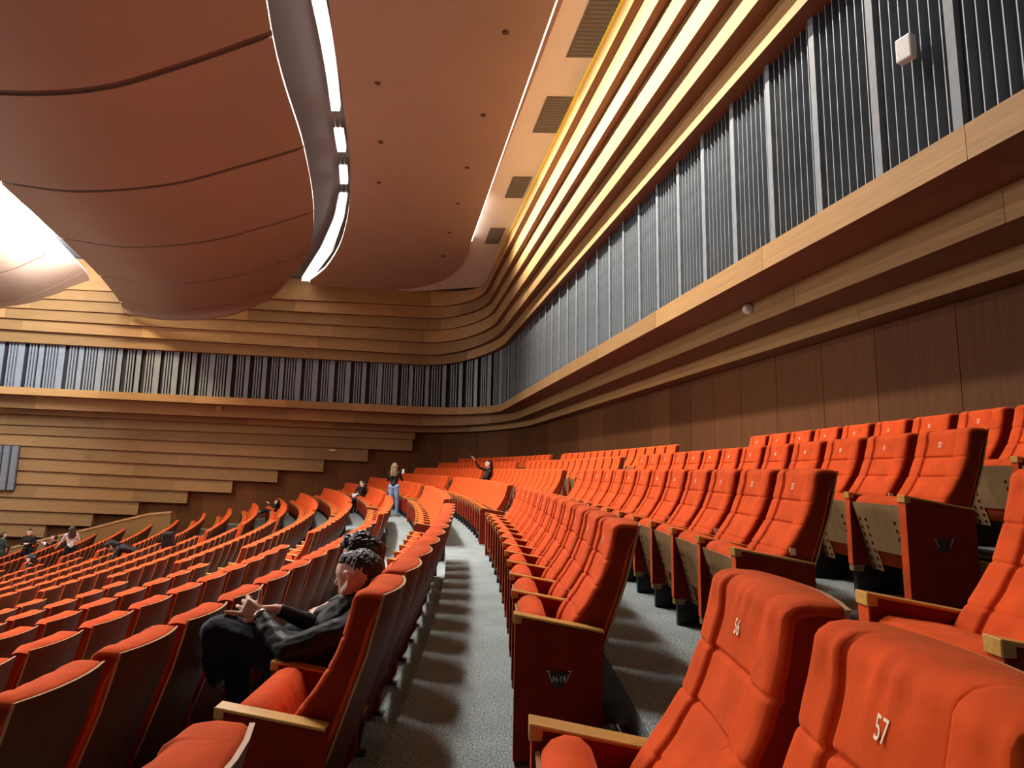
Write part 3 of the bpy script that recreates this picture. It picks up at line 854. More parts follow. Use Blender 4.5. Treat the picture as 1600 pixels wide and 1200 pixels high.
def end_limit(k):
    a = 20.0
    while a < 40:
        p, th = circ(OFF[k] + .1, a)
        if p.dot(NL) > P1.dot(NL) + (6.2 - 4.85) - .35: break
        if k < -8 and wl(p.x, 5.3).y - .45 < p.y and p.x < -15.3: break
        a += .05
    return a
def build_sections():
    out = []
    for k in range(-15, 4):
        st1 = {3: 3.55, 2: 3.576, 1: 3.21, 0: 2.94, -1: 2.45, -2: 2.07}.get(k, 1.9)
        en1 = {3: 9.06, 2: 10.75, 1: 10.4, 0: 9.6, -1: 9.1, -2: 9.3}.get(k, 8.8)
        st2 = {3: 11.85, 2: 11.7, 1: 11.64, 0: 10.9, -1: 10.5, -2: 10.73}.get(k, 10.08)
        en2 = {0: 20.3, 1: 20.3, 2: 20.3, 3: 20.4}.get(k, 18.4)
        st3 = {0: 21.3, 1: 21.2, 2: 21.2, 3: 21.2}.get(k, 19.5)
        en3 = end_limit(k)
        n0 = {0: 2, 1: 2, -1: 1}.get(k, 0); e0 = {0: 1.741, 1: 2.067, -1: 1.33}.get(k, 0)
        if n0: out.append((k, 0, e0 - n0 * PIT, n0))
        for si, (a, b) in enumerate(((st1, en1), (st2, en2), (st3, en3))):
            n = int((b - a) / PIT + .02)
            if n > 0: out.append((k, si + 1, a, n))
    return out

def pxy(x, y, z):
    z -= EYE; F = y * math.cos(PITCH) + z * math.sin(PITCH); U = z * math.cos(PITCH) - y * math.sin(PITCH)
    if F < .15: return None
    u = FPX * x / F; v = FPX * U / F; c, s = math.cos(ROLL), math.sin(ROLL)
    return 800 + u * c + v * s, 600 + u * s - v * c, F
chairs = []
for k, si, a0, n in build_sections():
    for i in range(n):
        p, th = circ(OFF[k] + (.028 if (k, si) == (0, 0) else 0), a0 + (i + .5) * PIT - (.02 if (k, si) == (0, 0) else 0))
        q = circ(OFF[k] + .45, a0 + (i + .5) * PIT)[0]; t = pxy(q.x, q.y, HH[k] + .9)
        if t is None or not (-170 < t[0] < 1840 and t[1] < 1450): continue
        chairs.append(dict(k=k, sec=si, i=i, n=n, p=p, th=th, d=math.hypot(p.x, p.y, HH[k] + .8 - EYE), a=a0 + (i + .5) * PIT, px=t))
chairs.sort(key=lambda c: c['d'])
PEOPLE_SEATS = {(-1, 1, 1), (-1, 1, 2), (1, 0, 1)}
def sitter(k, a): 
    c = min((c for c in chairs if c['k'] == k), key=lambda c: abs(c['a'] - a)); c['sit'] = True; return c
for k, a in ((-2, 25.7), (-2, 25.15), (1, 20.2), (-5, 28.3), (-13, 26.7), (-11, 18.8)): sitter(k, a)
for c in chairs:
    if (c['k'], c['sec'], c['i']) in PEOPLE_SEATS: c['sit'] = True

# a child node per part, sharing meshes
def chair(c):
    k, si, i, n = c['k'], c['sec'], c['i'], c['n']
    t = empty('auditorium_seat', (c['p'].x, c['p'].y, HH[k]), c['th'])
    d = c['d']
    row = ROWD[k]
    num = None
    if k >= 0:
        base = {0: {1: 55, 0: 57}, 1: {1: 53, 0: 55}, 2: {1: 52}, 3: {1: 55}}[k].get(si)
        if base: num = base - i if k or si else base - i
    where = {0: 'short of the near aisle', 1: 'past the near aisle', 2: 'past the second aisle', 3: 'past the third aisle'}[si]
    if k == 0 and si == 0: lab = 'large orange velvet seat numbered %d, nearest in the picture' % (57 - i) if i == 0 else 'orange velvet seat numbered 56 in the foreground beside the N-19 aisle'
    elif c['k'] == 0 and si == 1 and i == 0: lab = 'orange velvet aisle seat whose dark red end panel carries the N-19 plate'
    else: lab = 'orange seat, %s %s in %s' % (ordw(n - i if si == 0 else i + 1), where, row)
    tag(t, lab, 'seat', 'seats in %s' % row)
    near = d < 4.2
    fine = 'back_fine' if (k == 0 and si == 0) or d < 3.6 and k >= 0 else ('back_mid' if d < 11 and k >= 0 or d < 4 else 'back_low')
    link('backrest', ME[fine], t); link('back_shell', ME['shell'], t)
    if c.get('sit'):
        up = .045 if (k, si) == (1, 0) else 0
        link('seat_cushion', ME['cushion_dn'], t, loc=(0, 0, up)); link('seat_board', ME['board_dn'], t, loc=(0, 0, up))
    else:
        link('seat_cushion', ME['cushion_up'], t)
        link('seat_board', ME['board_holes' if k >= 0 and d < 12 else 'board'], t)
    arms = [(-PIT / 2, i == 0)] + ([(PIT / 2, True)] if i == n - 1 else [])
    for y, e in arms:
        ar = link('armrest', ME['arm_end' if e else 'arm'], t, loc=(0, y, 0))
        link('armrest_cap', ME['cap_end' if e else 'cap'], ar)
        if not e:
            if k >= 0 and d < 12: link('foot_block', ME['foot'], t, loc=(0, y, 0))
            link('pedestal_leg', ME['leg'], t, loc=(0, y, 0))
        elif e and i == 0 and k in (0, 1, 2, 3) and si == 1 or (e and d < 16 and k >= -2 and y < 0 and si == 2):
            pl = link('row_plate', PLATE, ar, loc=(.205, -.034, .365))
            if k == 0 and si == 1: link('lettering', PLATE_TXT, pl, label='white N-19 lettering')
    if d < 12 and k >= 0: link('hinge_bar', ME['hinge'], t)
    if num is not None and d < 13: link('seat_number', number_mesh(num), t)
    if k >= 0 and d < 9 and (i + k) % 2 == 1: link('care_tag', ME['tag'], t)
    return t
mb = MB(); mb.cyl((0, -.006, 0), .036, .006, axis='y', n=20)
mb.prism([(-.036, .012), (-.044, .026), (.044, .026), (.036, .012), (.030, -.02), (-.030, -.02)], -.0075, -.0015)
for q in (-1, 1): mb.prism([(q * .030, -.012), (q * .050, .036), (q * .053, .036), (q * .033, -.012)], -.0085, -.006, 1)
for q in (-1, 1): mb.prism([(q * .040, .033), (q * .040, .036), (q * .058, .036), (q * .058, .033)], -.0085, -.006, 1)
PLATE = mb.mesh('row_plate', [M['black'], M['plastic']])
PLATE_TXT = text_mesh('N-19', .036, .0006, M['plastic'], .8)
for v in PLATE_TXT.vertices: x, y, d_ = v.co; v.co = (x, -.0085 - d_, y)
SOLO = chairs[:300]; REST = chairs[300:]
for c in SOLO: chair(c)

# the seats beyond the three hundred largest, joined
def joined(cs):
    v = []; f = []; m = []
    protos = {}
    def add_proto(me, mis):
        vs = np.array([q.co[:] for q in me.vertices]); fs = [(list(p.vertices), mis[min(p.material_index, len(mis) - 1)]) for p in me.polygons]
        return vs, fs
    mats = [M['velvet'], M['wood_shell'], M['wood_rim'], M['velvet_arm'], M['wood_cap'], M['wood_ply'], M['black']]
    low = back_cushion(4, 4, False)
    cu = [(.058, .60), (.085, .682), (.16, .695), (.205, .61), (.255, .42), (.185, .22)]
    mbc = MB(); mbc.prism(cu, -.236, .236)
    mba = MB(); mba.prism([(.004, .175), (.004, .61), (.42, .556), (.42, .2)], -.029, .029)
    mbk = MB(); mbk.prism([(-.004, .605), (-.004, .640), (.428, .585), (.428, .555)], -.031, .031)
    mbl = MB(); mbl.box(.05, .3, -.02, .02, 0, .2)
    sh = back_shell(3)
    P = [add_proto(low, [0]), add_proto(sh, [1, 2]), add_proto(mbc.mesh('c', M['velvet']), [0]), add_proto(ME['board'], [5]), add_proto(mba.mesh('a', M['velvet']), [3]),
         add_proto(mbk.mesh('k', M['velvet']), [4]), add_proto(mbl.mesh('l', M['velvet']), [6])]
    V = []; nb = 0
    for c in cs:
        cs_, sn = math.cos(c['th']), math.sin(c['th'])
        arms = [-PIT / 2] + ([PIT / 2] if c['i'] == c['n'] - 1 else [])
        lst = [(q, 0) for q in P[:4]] + [(q, y) for y in arms for q in P[4:]]
        for (vs, fs), dy in lst:
            x = vs[:, 0]; y = vs[:, 1] + dy
            V.append(np.c_[c['p'].x + x * cs_ - y * sn, c['p'].y + x * sn + y * cs_, vs[:, 2] + HH[c['k']]])
            for q, mi in fs: f.append([nb + j for j in q]); m.append(mi)
            nb += len(vs)
    me = mesh_of('distant_seats', np.concatenate(V), f, mats, m)
    return link('distant_seats', me, label='mass of small orange seats filling the far and lower rows', cat='seats', kind='stuff')
joined(REST)
print('chairs', len(chairs), 'last solo d', SOLO[-1]['d'])

# ------------------------------------------------------------------ aisle step and wooden step edge
def arc_block(name, k0r, r1, z0, z1, a0, a1, mat, n=6, **kw):
    v = []; f = []
    for i in range(n + 1):
        a = a0 + (a1 - a0) * i / n
        p, _ = circ(k0r, a); q, _ = circ(r1, a)
        v += [(p.x, p.y, z0), (q.x, q.y, z0), (q.x, q.y, z1), (p.x, p.y, z1)]
    for i in range(n):
        for j in range(4): k = (j + 1) % 4; f.append([i * 4 + j, i * 4 + k, i * 4 + 4 + k, i * 4 + 4 + j])
    f += [[0, 1, 2, 3], [n * 4 + 3, n * 4 + 2, n * 4 + 1, n * 4]]
    me = mesh_of(name, v, f, mat); fixn(me); return link(name, me, **kw)
st = tag(empty('aisle_step'), 'low carpeted step with dark metal nosing in the aisle behind the N-19 seat', 'step')
arc_block('step_block', .30, .525, .001, .14, 1.86, 3.0, M['carpet'], parent=st)
arc_block('nosing', .44, .462, .14, .147, 1.86, 3.0, M['black'], parent=st)
arc_block('nosing', .475, .485, .14, .146, 1.86, 3.0, M['steel'], parent=st)
arc_block('nosing', .495, .517, .14, .147, 1.86, 3.0, M['black'], parent=st)
st2 = tag(empty('wooden_step'), 'pale wooden step edge with dark nosing strips behind the end seat numbered 52', 'step')
arc_block('step_edge', 2.70, 2.76, .68, .812, 1.5, 9.5, M['wood_cap'], n=24, parent=st2)
arc_block('nosing', 2.80, 2.90, .80, .822, 1.5, 6.0, M['black'], n=12, parent=st2)
arc_block('nosing', 2.98, 3.08, .80, .835, 1.5, 6.0, M['black'], n=12, parent=st2)

# ------------------------------------------------------------------ people
def cloth(name, c, amt=.25, rough=.75):
    return plain(name, c, rough, nscale=14, namt=amt, bump=.5, spec=.25)
SKIN = plain('skin', (.76, .47, .35), .5, nscale=20, namt=.06, spec=.35)
SKIN2 = plain('skin_pale', (.72, .46, .36), .5)
C_BLACK = cloth('black_jacket_cloth', (.011, .011, .013), rough=.55); C_TROUSER = cloth('dark_navy_trousers', (.010, .012, .018))
C_JEANS = cloth('light_blue_jeans', (.20, .30, .45)); C_WHITE = cloth('white_shirt', (.62, .60, .60), .08); C_GREEN = cloth('dark_green_coat', (.030, .045, .032))
C_GREY = cloth('grey_skirt_cloth', (.20, .21, .19)); C_SHOE = plain('dark_shoe', (.02, .018, .016), .4); C_SHOEW = plain('white_shoe', (.6, .6, .6), .5)
H_DARK = plain('black_hair', (.012, .010, .010), .38, nscale=40, namt=.5, bump=.9); H_GREY = plain('dark_greying_hair', (.040, .030, .026), .40, nscale=60, namt=.7, bump=.9)
H_BROWN = plain('light_brown_hair', (.22, .14, .07), .4, nscale=30, namt=.4, bump=.8); H_DBROWN = plain('dark_brown_hair', (.045, .022, .013), .4, nscale=30, namt=.4, bump=.8)

def capsule(bm, p0, r0, p1, r1, n=12):
    p0 = Vector(p0); p1 = Vector(p1); d = p1 - p0; L = d.length
    q = d.to_track_quat('Z', 'Y') if L > 1e-5 else Matrix.Identity(3).to_quaternion()
    rings = []; m = 5
    prof = [(-r0 * math.cos(i * PI / 2 / m), r0 * math.sin(i * PI / 2 / m)) for i in range(m + 1)] + [(L + r1 * math.sin(i * PI / 2 / m), r1 * math.cos(i * PI / 2 / m)) for i in range(m + 1)]
    for z, r in prof:
        if r < 1e-6: rings.append([bm.verts.new(p0 + q @ Vector((0, 0, z)))]); continue
        rings.append([bm.verts.new(p0 + q @ Vector((r * math.cos(2 * PI * j / n), r * math.sin(2 * PI * j / n), z))) for j in range(n)])
    for a, b in zip(rings, rings[1:]):
        for j in range(n):
            k = (j + 1) % n
            if len(a) == 1: bm.faces.new((a[0], b[j], b[k]))
            elif len(b) == 1: bm.faces.new((a[j], b[0], a[k]))
            else: bm.faces.new((a[j], b[j], b[k], a[k]))

def fused(name, segs, voxel, mats, smooth=2, rough=0.0, rscale=(1, 1, 1), rmat=(1, 2)):
    bm = bmesh.new()
    for sgm in segs: capsule(bm, sgm[0], sgm[1], sgm[2], sgm[3])
    bmesh.ops.recalc_face_normals(bm, faces=bm.faces)
    me = bpy.data.meshes.new(name); bm.to_mesh(me); bm.free()
    o = bpy.data.objects.new(name, me); COL.objects.link(o)
    md = o.modifiers.new('r', 'REMESH'); md.mode = 'VOXEL'; md.voxel_size = voxel
    dg = bpy.context.evaluated_depsgraph_get(); dg.update()
    out = bpy.data.meshes.new_from_object(o.evaluated_get(dg)); bpy.data.objects.remove(o); bpy.data.meshes.remove(me)
    bm = bmesh.new(); bm.from_mesh(out)
    for _ in range(smooth): bmesh.ops.smooth_vert(bm, verts=bm.verts, factor=.5, use_axis_x=True, use_axis_y=True, use_axis_z=True)
    bm.normal_update()
    V = np.array([v.co[:] for v in bm.verts])
    A = np.array([sgm[0] for sgm in segs], float); B = np.array([sgm[2] for sgm in segs], float)
    r0 = np.array([sgm[1] for sgm in segs]); r1 = np.array([sgm[3] for sgm in segs]); mi = np.array([sgm[4] for sgm in segs])
    best = np.full(len(V), 1e9); bi = np.zeros(len(V), int)
    for k in range(len(segs)):
        d = B[k] - A[k]; L2 = max(1e-12, d @ d); t = np.clip(((V - A[k]) @ d) / L2, 0, 1)
        dist = np.linalg.norm(V - A[k] - t[:, None] * d, axis=1) - (r0[k] + (r1[k] - r0[k]) * t)
        u = dist < best; best[u] = dist[u]; bi[u] = mi[k]
    if rough:
        for v, b in zip(bm.verts, bi):
            if b in rmat:
                c = v.co
                w = noise.noise(Vector((c.x * rscale[0], c.y * rscale[1], c.z * rscale[2]))) + .5 * noise.noise(Vector((c.x * rscale[0] * 2.3, c.y * rscale[1] * 2.3, c.z * rscale[2] * 2.3 + 5)))
                v.co = c + v.normal * rough * w
    bm.to_mesh(out); bm.free()
    out.materials.clear()
    for m_ in mats: out.materials.append(m_)
    fm = [int(np.bincount([bi[j] for j in p.vertices]).argmax()) for p in out.polygons]
    out.polygons.foreach_set('material_index', fm); out.polygons.foreach_set('use_smooth', [True] * len(fm))
    out.name = name; out.update()
    return out

def head_segs(c, yaw=0, tilt=0, sc=1.0):
    """c: head centre; the face looks along local +x turned by yaw, nodding down by tilt"""
    R = Matrix.Rotation(yaw, 3, 'Z') @ Matrix.Rotation(tilt, 3, 'Y')
    P = lambda x, y, z: tuple(Vector(c) + R @ Vector((x, y, z)) * sc)
    s = [(P(-.040, 0, .025), .080, P(.022, 0, .030), .076, 0), (P(.030, .012, -.01), .058, P(.048, .008, -.062), .040, 0), (P(.030, -.012, -.01), .058, P(.048, -.008, -.062), .040, 0),
         (P(.066, 0, -.085), .020, P(.060, 0, -.085), .022, 0), (P(.088, 0, .012), .010, P(.106, 0, -.018), .014, 0), (P(.080, .02, -.055), .010, P(.080, -.02, -.055), .010, 0)]
    for sd in (1, -1):
        E = [(.010, .080, .020), (.004, .092, .038), (-.016, .100, .036), (-.024, .100, .012), (-.012, .092, -.012), (.002, .082, -.034)]
        s += [(P(a_[0], a_[1] * sd, a_[2]), .009, P(b_[0], b_[1] * sd, b_[2]), .009, 0) for a_, b_ in zip(E, E[1:])]
        s.append((P(.076, .030 * sd, .034), .010, P(.070, .050 * sd, .030), .008, 0))
        s.append((P(.030, .050 * sd, -.055), .026, P(-.01, .055 * sd, -.02), .030, 0))
    s = [(a, ra * sc, b, rb * sc, m) for a, ra, b, rb, m in s]
    return s, P

def hand_segs(wr, palm_dir, up, curl=.5, sc=1.0, thumb_side=1, spread=1.0):
    """five separate fingers; palm_dir from the wrist to the knuckles, up = back of the hand"""
    d = Vector(palm_dir).normalized(); u = Vector(up); u = (u - d * u.dot(d)).normalized(); sdv = d.cross(u) * thumb_side
    w = Vector(wr); s = []
    kn = w + d * .075 * sc
    for j in (-1, -.33, .33, 1): s.append((tuple(w + sdv * .018 * j * sc + d * .01), .017 * sc, tuple(kn + sdv * .028 * j * sc), .0125 * sc, 0))
    lens = [.078, .088, .082, .064]
    for j, L in enumerate(lens):
        off = (1 - j * .667); cu = curl[j] if isinstance(curl, (list, tuple)) else curl
        p = kn + sdv * .029 * off * sc; ang = 0; dd = d + sdv * off * .10 * spread
        for q, (fr, rr) in enumerate(((.45, .0095), (.30, .0088), (.25, .008))):
            ang += cu * (.5 + .35 * q)
            dirv = (dd.normalized() * math.cos(ang) - u * math.sin(ang)); e = p + dirv * L * fr * sc
            s.append((tuple(p), rr * sc, tuple(e), (rr - .0008) * sc, 0)); p = e
    b = w + d * .022 * sc + sdv * .022 * sc; m1 = b + (d * .45 + sdv * .80).normalized() * .036 * sc; m2 = m1 + (d * .8 + sdv * .45).normalized() * .034 * sc
    s.append((tuple(b), .014 * sc, tuple(m1), .0115 * sc, 0)); s.append((tuple(m1), .011 * sc, tuple(m2), .009 * sc, 0))
    return s

def body_segs(J, f=1.0, skirt=False, sleeve=1, fem=False):
    """torso, limbs from joints; 0 skin 1 top 2 bottom 3 shoes"""
    g = lambda k: Vector(J[k]); S = []
    hc = (g('hipL') + g('hipR')) / 2
    add = lambda a, ra, b, rb, m: S.append((tuple(a), ra * f, tuple(b), rb * f, m))
    add(g('hipL'), .100, g('hipR'), .100, 2)
    add(hc.lerp(g('waist'), .4), .112, g('waist'), .105 if not fem else .092, 1)
    sd = (g('shL') - g('shR')).normalized()
    for sg in (-1, 1):
        add(g('waist') + sd * .045 * sg, .088 if not fem else .075, g('chest') + sd * .07 * sg, .105 if not fem else .092, 1)
        add(g('chest') + sd * .07 * sg, .100 if not fem else .088, g('neck') - (g('neck') - g('chest')) * .30 + sd * .05 * sg, .075, 1)
    for q in 'LR':
        add(g('neck') - (g('neck') - g('chest')) * .18, .058, g('sh' + q), .062 if not fem else .052, 1)
        add(g('sh' + q), .060 if not fem else .050, g('el' + q), .048 if not fem else .040, 1)
        add(g('el' + q), .047 if not fem else .039, g('el' + q).lerp(g('wr' + q), .86), .036 if not fem else .031, 1)
        add(g('el' + q).lerp(g('wr' + q), .8), .028, g('wr' + q), .025, 0)
        add(g('hip' + q), .098, g('kn' + q), .068, 2); add(g('kn' + q), .066, g('an' + q), .050, 2)
        toe = g('to' + q)
        add(g('an' + q) + Vector((0, 0, -.03)), .040, toe, .032, 3)
    add(g('neck') - (g('neck') - g('chest')) * .1, .056, g('head') - Vector((.01, 0, .06)), .052, 0)
    return S

def place(o, origin, yaw): o.location = origin; o.rotation_euler = (0, 0, yaw)

def person(label, origin, yaw, J, mats, hair, hairmat, hyaw=0, htilt=0, hands=True, voxel=.015, fem=False, hand_opts=None, rough=.006, group=None, hvox=None):
    S = body_segs(J, fem=fem); hs, P = head_segs(J['head'], hyaw, htilt); S += hs
    if hands:
        for q, ts in (('L', -1), ('R', 1)):
            el, wr = Vector(J['el' + q]), Vector(J['wr' + q])
            ho = (hand_opts or {}).get(q, {})
            S += hand_segs(wr, ho.get('dir', wr - el), ho.get('up', (0, 0, 1)), ho.get('curl', .45), ho.get('sc', 1.0 if voxel < .01 else 1.15), ho.get('ts', ts))
    root = tag(empty('person'), label, 'person', group)
    me = fused('body', S, voxel, mats, 2, rough, (9, 9, 14))
    link('body', me, root)
    H = [(P(*a), ra, P(*b), rb, 0) for a, ra, b, rb in hair]
    hm = fused('hair', H, hvox or voxel * .8, [hairmat], 1, .010, (26, 26, 60), (0,))
    link('hair', hm, root)
    place(root, origin, yaw)
    return root, P
SHORT = [((-.058, 0, .022), .086, (-.02, 0, .060), .076), ((-.02, 0, .060), .078, (.045, 0, .072), .050), ((-.07, 0, -.02), .066, (-.06, 0, -.05), .055)]
CURLY = [((-.06, 0, .03), .100, (-.01, 0, .070), .092), ((-.01, 0, .06), .090, (.05, 0, .085), .062), ((-.08, .02, -.03), .075, (-.07, -.02, -.05), .075)]
LONG = [((-.055, 0, .025), .090, (-.01, 0, .055), .080), ((-.01, .0, .055), .080, (.04, 0, .072), .050), ((-.075, .03, 0), .075, (-.115, .05, -.27), .050), ((-.075, -.03, 0), .075, (-.115, -.05, -.27), .050),
        ((-.06, .06, -.02), .045, (-.06, .10, -.24), .035), ((-.06, -.06, -.02), .045, (-.06, -.10, -.24), .035)]
BUN = [((-.055, 0, .025), .090, (-.01, 0, .055), .080), ((-.01, 0, .055), .08, (.04, 0, .07), .05), ((-.07, 0, .02), .08, (-.10, 0, -.14), .06)]

# 1. the man in the foreground, legs crossed, hands clasped
FL = HH[-1]
man_o = Vector((-.745, 3.27, FL))
J = dict(hipL=(.24, .09, .57), hipR=(.24, -.09, .57), waist=(.13, 0, .66), chest=(.03, 0, .74), neck=(-.02, 0, .845), head=(.035, -.01, .965), shL=(.0, .185, .775), shR=(.0, -.185, .775),
         elL=(.29, .225, .66), wrL=(.485, .085, .800), elR=(.27, -.24, .66), wrR=(.455, -.045, .795),
         knL=(.69, .06, .705), anL=(.80, -.20, .42), toL=(.83, -.34, .40), knR=(.67, -.13, .56), anR=(.62, -.12, .10), toR=(.76, -.12, .04))
S = body_segs(J)
hs, P = head_segs(J['head'], -.30, .12, 1.10); S += hs
S += hand_segs(J['wrL'], (.86, -.22, .28), (.10, .93, .25), [-.12, .50, .75, .85], 1.12, -1, 3.0)
S += [((.505, .065, .825), .015, (.500, .055, .862), .0125, 0), ((.500, .055, .862), .0118, (.502, .048, .904), .0095, 0)]
S += hand_segs(J['wrR'], (.85, .42, .05), (.1, -.4, .9), [.5, .6, .7, .8], 1.0, 1)
# bulky trousers and jacket
S += [((.24, .09, .58), .118, (.66, .06, .70), .088, 2), ((.69, .06, .70), .086, (.78, -.16, .46), .068, 2), ((.24, -.09, .57), .11, (.66, -.13, .56), .08, 2)]
S += [((.0, .185, .76), .078, (.27, .225, .67), .064, 1), ((.29, .225, .665), .060, (.44, .12, .755), .043, 1), ((.10, .02, .72), .13, (.03, .02, .78), .125, 1)]
S += [(tuple(Vector(J['wrL']).lerp(Vector(J['elL']), t_)), .038, tuple(Vector(J['wrL']).lerp(Vector(J['elL']), t_ + .12)), .042, 1) for t_ in (.16,)]
S += [(tuple(Vector(J['wrR']).lerp(Vector(J['elR']), .30)), .037, tuple(Vector(J['wrR']).lerp(Vector(J['elR']), .42)), .041, 1)]
# folds of the jacket: collar and hem
S += [((-.05, .055, .87), .036, (.04, .045, .845), .030, 1), ((-.05, -.055, .87), .036, (.04, -.045, .845), .030, 1), ((.04, .045, .845), .030, (.04, -.045, .845), .030, 1), ((-.05, .055, .87), .036, (-.05, -.055, .87), .036, 1), ((.10, .09, .60), .075, (.10, -.09, .60), .075, 1), ((.20, .17, .64), .06, (.08, .16, .66), .07, 1)]
man = tag(empty('person'), 'man in black jacket with short greying hair, seated in the foreground, hands clasped', 'person', 'people sitting in the rows')
link('body', fused('body', S, .0052, [SKIN, C_BLACK, C_TROUSER, C_SHOE], 2, .0075, (11, 11, 17)), man)
H = [(P(*a), ra * 1.10, P(*b), rb * 1.10, 0) for a, ra, b, rb in [((-.070, 0, .036), .071, (-.036, 0, .062), .069), ((-.03, .01, .062), .070, (.030, .020, .082), .040), ((-.03, -.01, .062), .070, (.030, -.02, .084), .040), ((-.078, 0, -.01), .056, (-.066, 0, -.055), .046)]]
link('hair', fused('hair', H, .0045, [H_GREY], 2, .005, (90, 90, 30), (0,)), man)
mb = MB()
wv = Vector(J['wrL']); wd = (wv - Vector(J['elL'])).normalized(); q_ = wd.to_track_quat('Z', 'Y')
vs = []; fs = []
for i in range(20):
    for j in range(6):
        a, b = 2 * PI * i / 20, 2 * PI * j / 6
        p_ = wv - wd * .012 + q_ @ Vector(((.031 + .004 * math.cos(b)) * math.cos(a), (.031 + .004 * math.cos(b)) * math.sin(a), .009 * math.sin(b))); vs.append(p_)
for i in range(20):
    for j in range(6): fs.append([i * 6 + j, i * 6 + (j + 1) % 6, ((i + 1) % 20) * 6 + (j + 1) % 6, ((i + 1) % 20) * 6 + j])
wt = link('wrist_watch', mesh_of('wrist_watch', vs, fs, M['steel'], None, True), man, label='steel wrist watch')
for sd_ in (1, -1):
    bm = bmesh.new(); bmesh.ops.create_uvsphere(bm, u_segments=12, v_segments=8, radius=.0115); em = bpy.data.meshes.new('eye'); bm.to_mesh(em); bm.free(); em.materials.append(M['plastic'])
    link('eye', em, man, loc=P(.070, .030 * sd_, .018))
place(man, man_o, PI)

def sit_pose(lean=0, arms='lap', hx=0, hz=0):
    J = dict(hipL=(0, .09, .60), hipR=(0, -.09, .60), waist=(-.04, 0, .74), chest=(-.07 + lean * .5, 0, .93), neck=(-.08 + lean, 0, 1.10), head=(-.05 + lean * 1.25 + hx, 0, 1.235 + hz), shL=(-.07 + lean, .18, 1.03), shR=(-.07 + lean, -.18, 1.03),
             knL=(.40, .11, .60), knR=(.40, -.11, .60), anL=(.44, .10, .12), anR=(.44, -.10, .12), toL=(.56, .10, .05), toR=(.56, -.10, .05))
    if arms == 'lap': J.update(elL=(.05, .26, .82), elR=(.05, -.26, .82), wrL=(.26, .10, .72), wrR=(.26, -.10, .72))
    if arms == 'phone': J.update(elL=(.12, .22, .86), elR=(.12, -.22, .86), wrL=(.30, .06, 1.02), wrR=(.30, -.06, 1.02))
    if arms == 'raise': J.update(elL=(.05, .26, .82), wrL=(.24, .12, .74), elR=(.20, -.22, 1.12), wrR=(.36, -.18, 1.36))
    return J
def seat_place(k, a, s=.27):
    c = min((c for c in chairs if c['k'] == k), key=lambda c: abs(c['a'] - a))
    d = Vector((math.cos(c['th']), math.sin(c['th']))); p = c['p'] + d * s
    return Vector((p.x, p.y, HH[k] - .05)), PI + c['th']
# 2. his neighbour
o2 = Vector((-.86, 3.86, FL - .05))
J = sit_pose(0, 'lap', .10, -.20)
for kk in ('chest', 'neck', 'shL', 'shR'): J[kk] = (J[kk][0], J[kk][1], J[kk][2] - .16)
J['waist'] = (-.02, 0, .69)
person('person with curly black hair seated just behind the greying man', o2, PI, J, [SKIN, C_BLACK, C_TROUSER, C_SHOE], CURLY, H_DARK, voxel=.012, hvox=.007, group='people sitting in the rows')

# 3/4. two women sitting where the second row below bends
o, y = seat_place(-2, 25.7)
p3, _ = person('dark-haired woman in a black coat seated facing the camera beside a white and red bag', o, y + .95, sit_pose(.04, 'lap'), [SKIN2, C_BLACK, C_GREY, C_SHOE], LONG, H_DARK, .2, fem=True, group='people sitting in the rows')
o_, y_ = seat_place(-2, 25.15)
person('brown-haired woman turned away, seated close beside the dark-haired woman', o_, y_ - .3, sit_pose(.05, 'lap', 0, -.06), [SKIN2, C_BLACK, C_BLACK, C_SHOE], LONG, H_DBROWN, fem=True, group='people sitting in the rows')
mb = MB(); mb.prism([(-.13, 0), (-.15, .30), (.15, .30), (.13, 0)], -.05, .05)
bag = tag(empty('tote_bag'), 'white and red paper bag on the lap of the dark-haired woman', 'bag')
mbm = MB(); mbm.prism([(-.15, 0), (-.155, .17), (.155, .17), (.15, 0)], -.05, .05); link('bag_base', bevelled(mbm.mesh('bag_base', plain('red_paper', (.42, .03, .02), .6)), .006), bag)
mbm = MB(); mbm.prism([(-.155, .17), (-.16, .30), (.16, .30), (.155, .17)], -.05, .05); link('bag_top', bevelled(mbm.mesh('bag_top', M['tagw']), .006), bag)
bd = Vector((math.cos(y + .95), math.sin(y + .95), 0))
bag.location = o + bd * .40 + Vector((.0, 0, .52)); bag.rotation_euler = (0, 0, y + .95 + PI / 2)

# 5. person with a raised arm in the row above
o, y = seat_place(1, 20.2)
person('dark-haired person in black raising one arm, seated in the upper rows', o, y, sit_pose(0, 'raise'), [SKIN2, C_BLACK, C_BLACK, C_SHOE], BUN, H_DARK, .1, fem=True, group='people sitting in the rows')

# 6. slouching person at the end of a lower row
o, y = seat_place(-5, 28.3)
J = sit_pose(0, 'phone', .02, -.18)
J.update(knL=(.42, .10, .72), knR=(.46, -.10, .70), anL=(.62, .10, .60), anR=(.66, -.10, .58), toL=(.66, .10, .70), toR=(.70, -.10, .68))
person('person slouched low in a lower row end seat, feet up on the row in front', o, y, J, [SKIN2, C_BLACK, C_TROUSER, C_SHOEW], SHORT, H_DBROWN, group='people sitting in the rows')

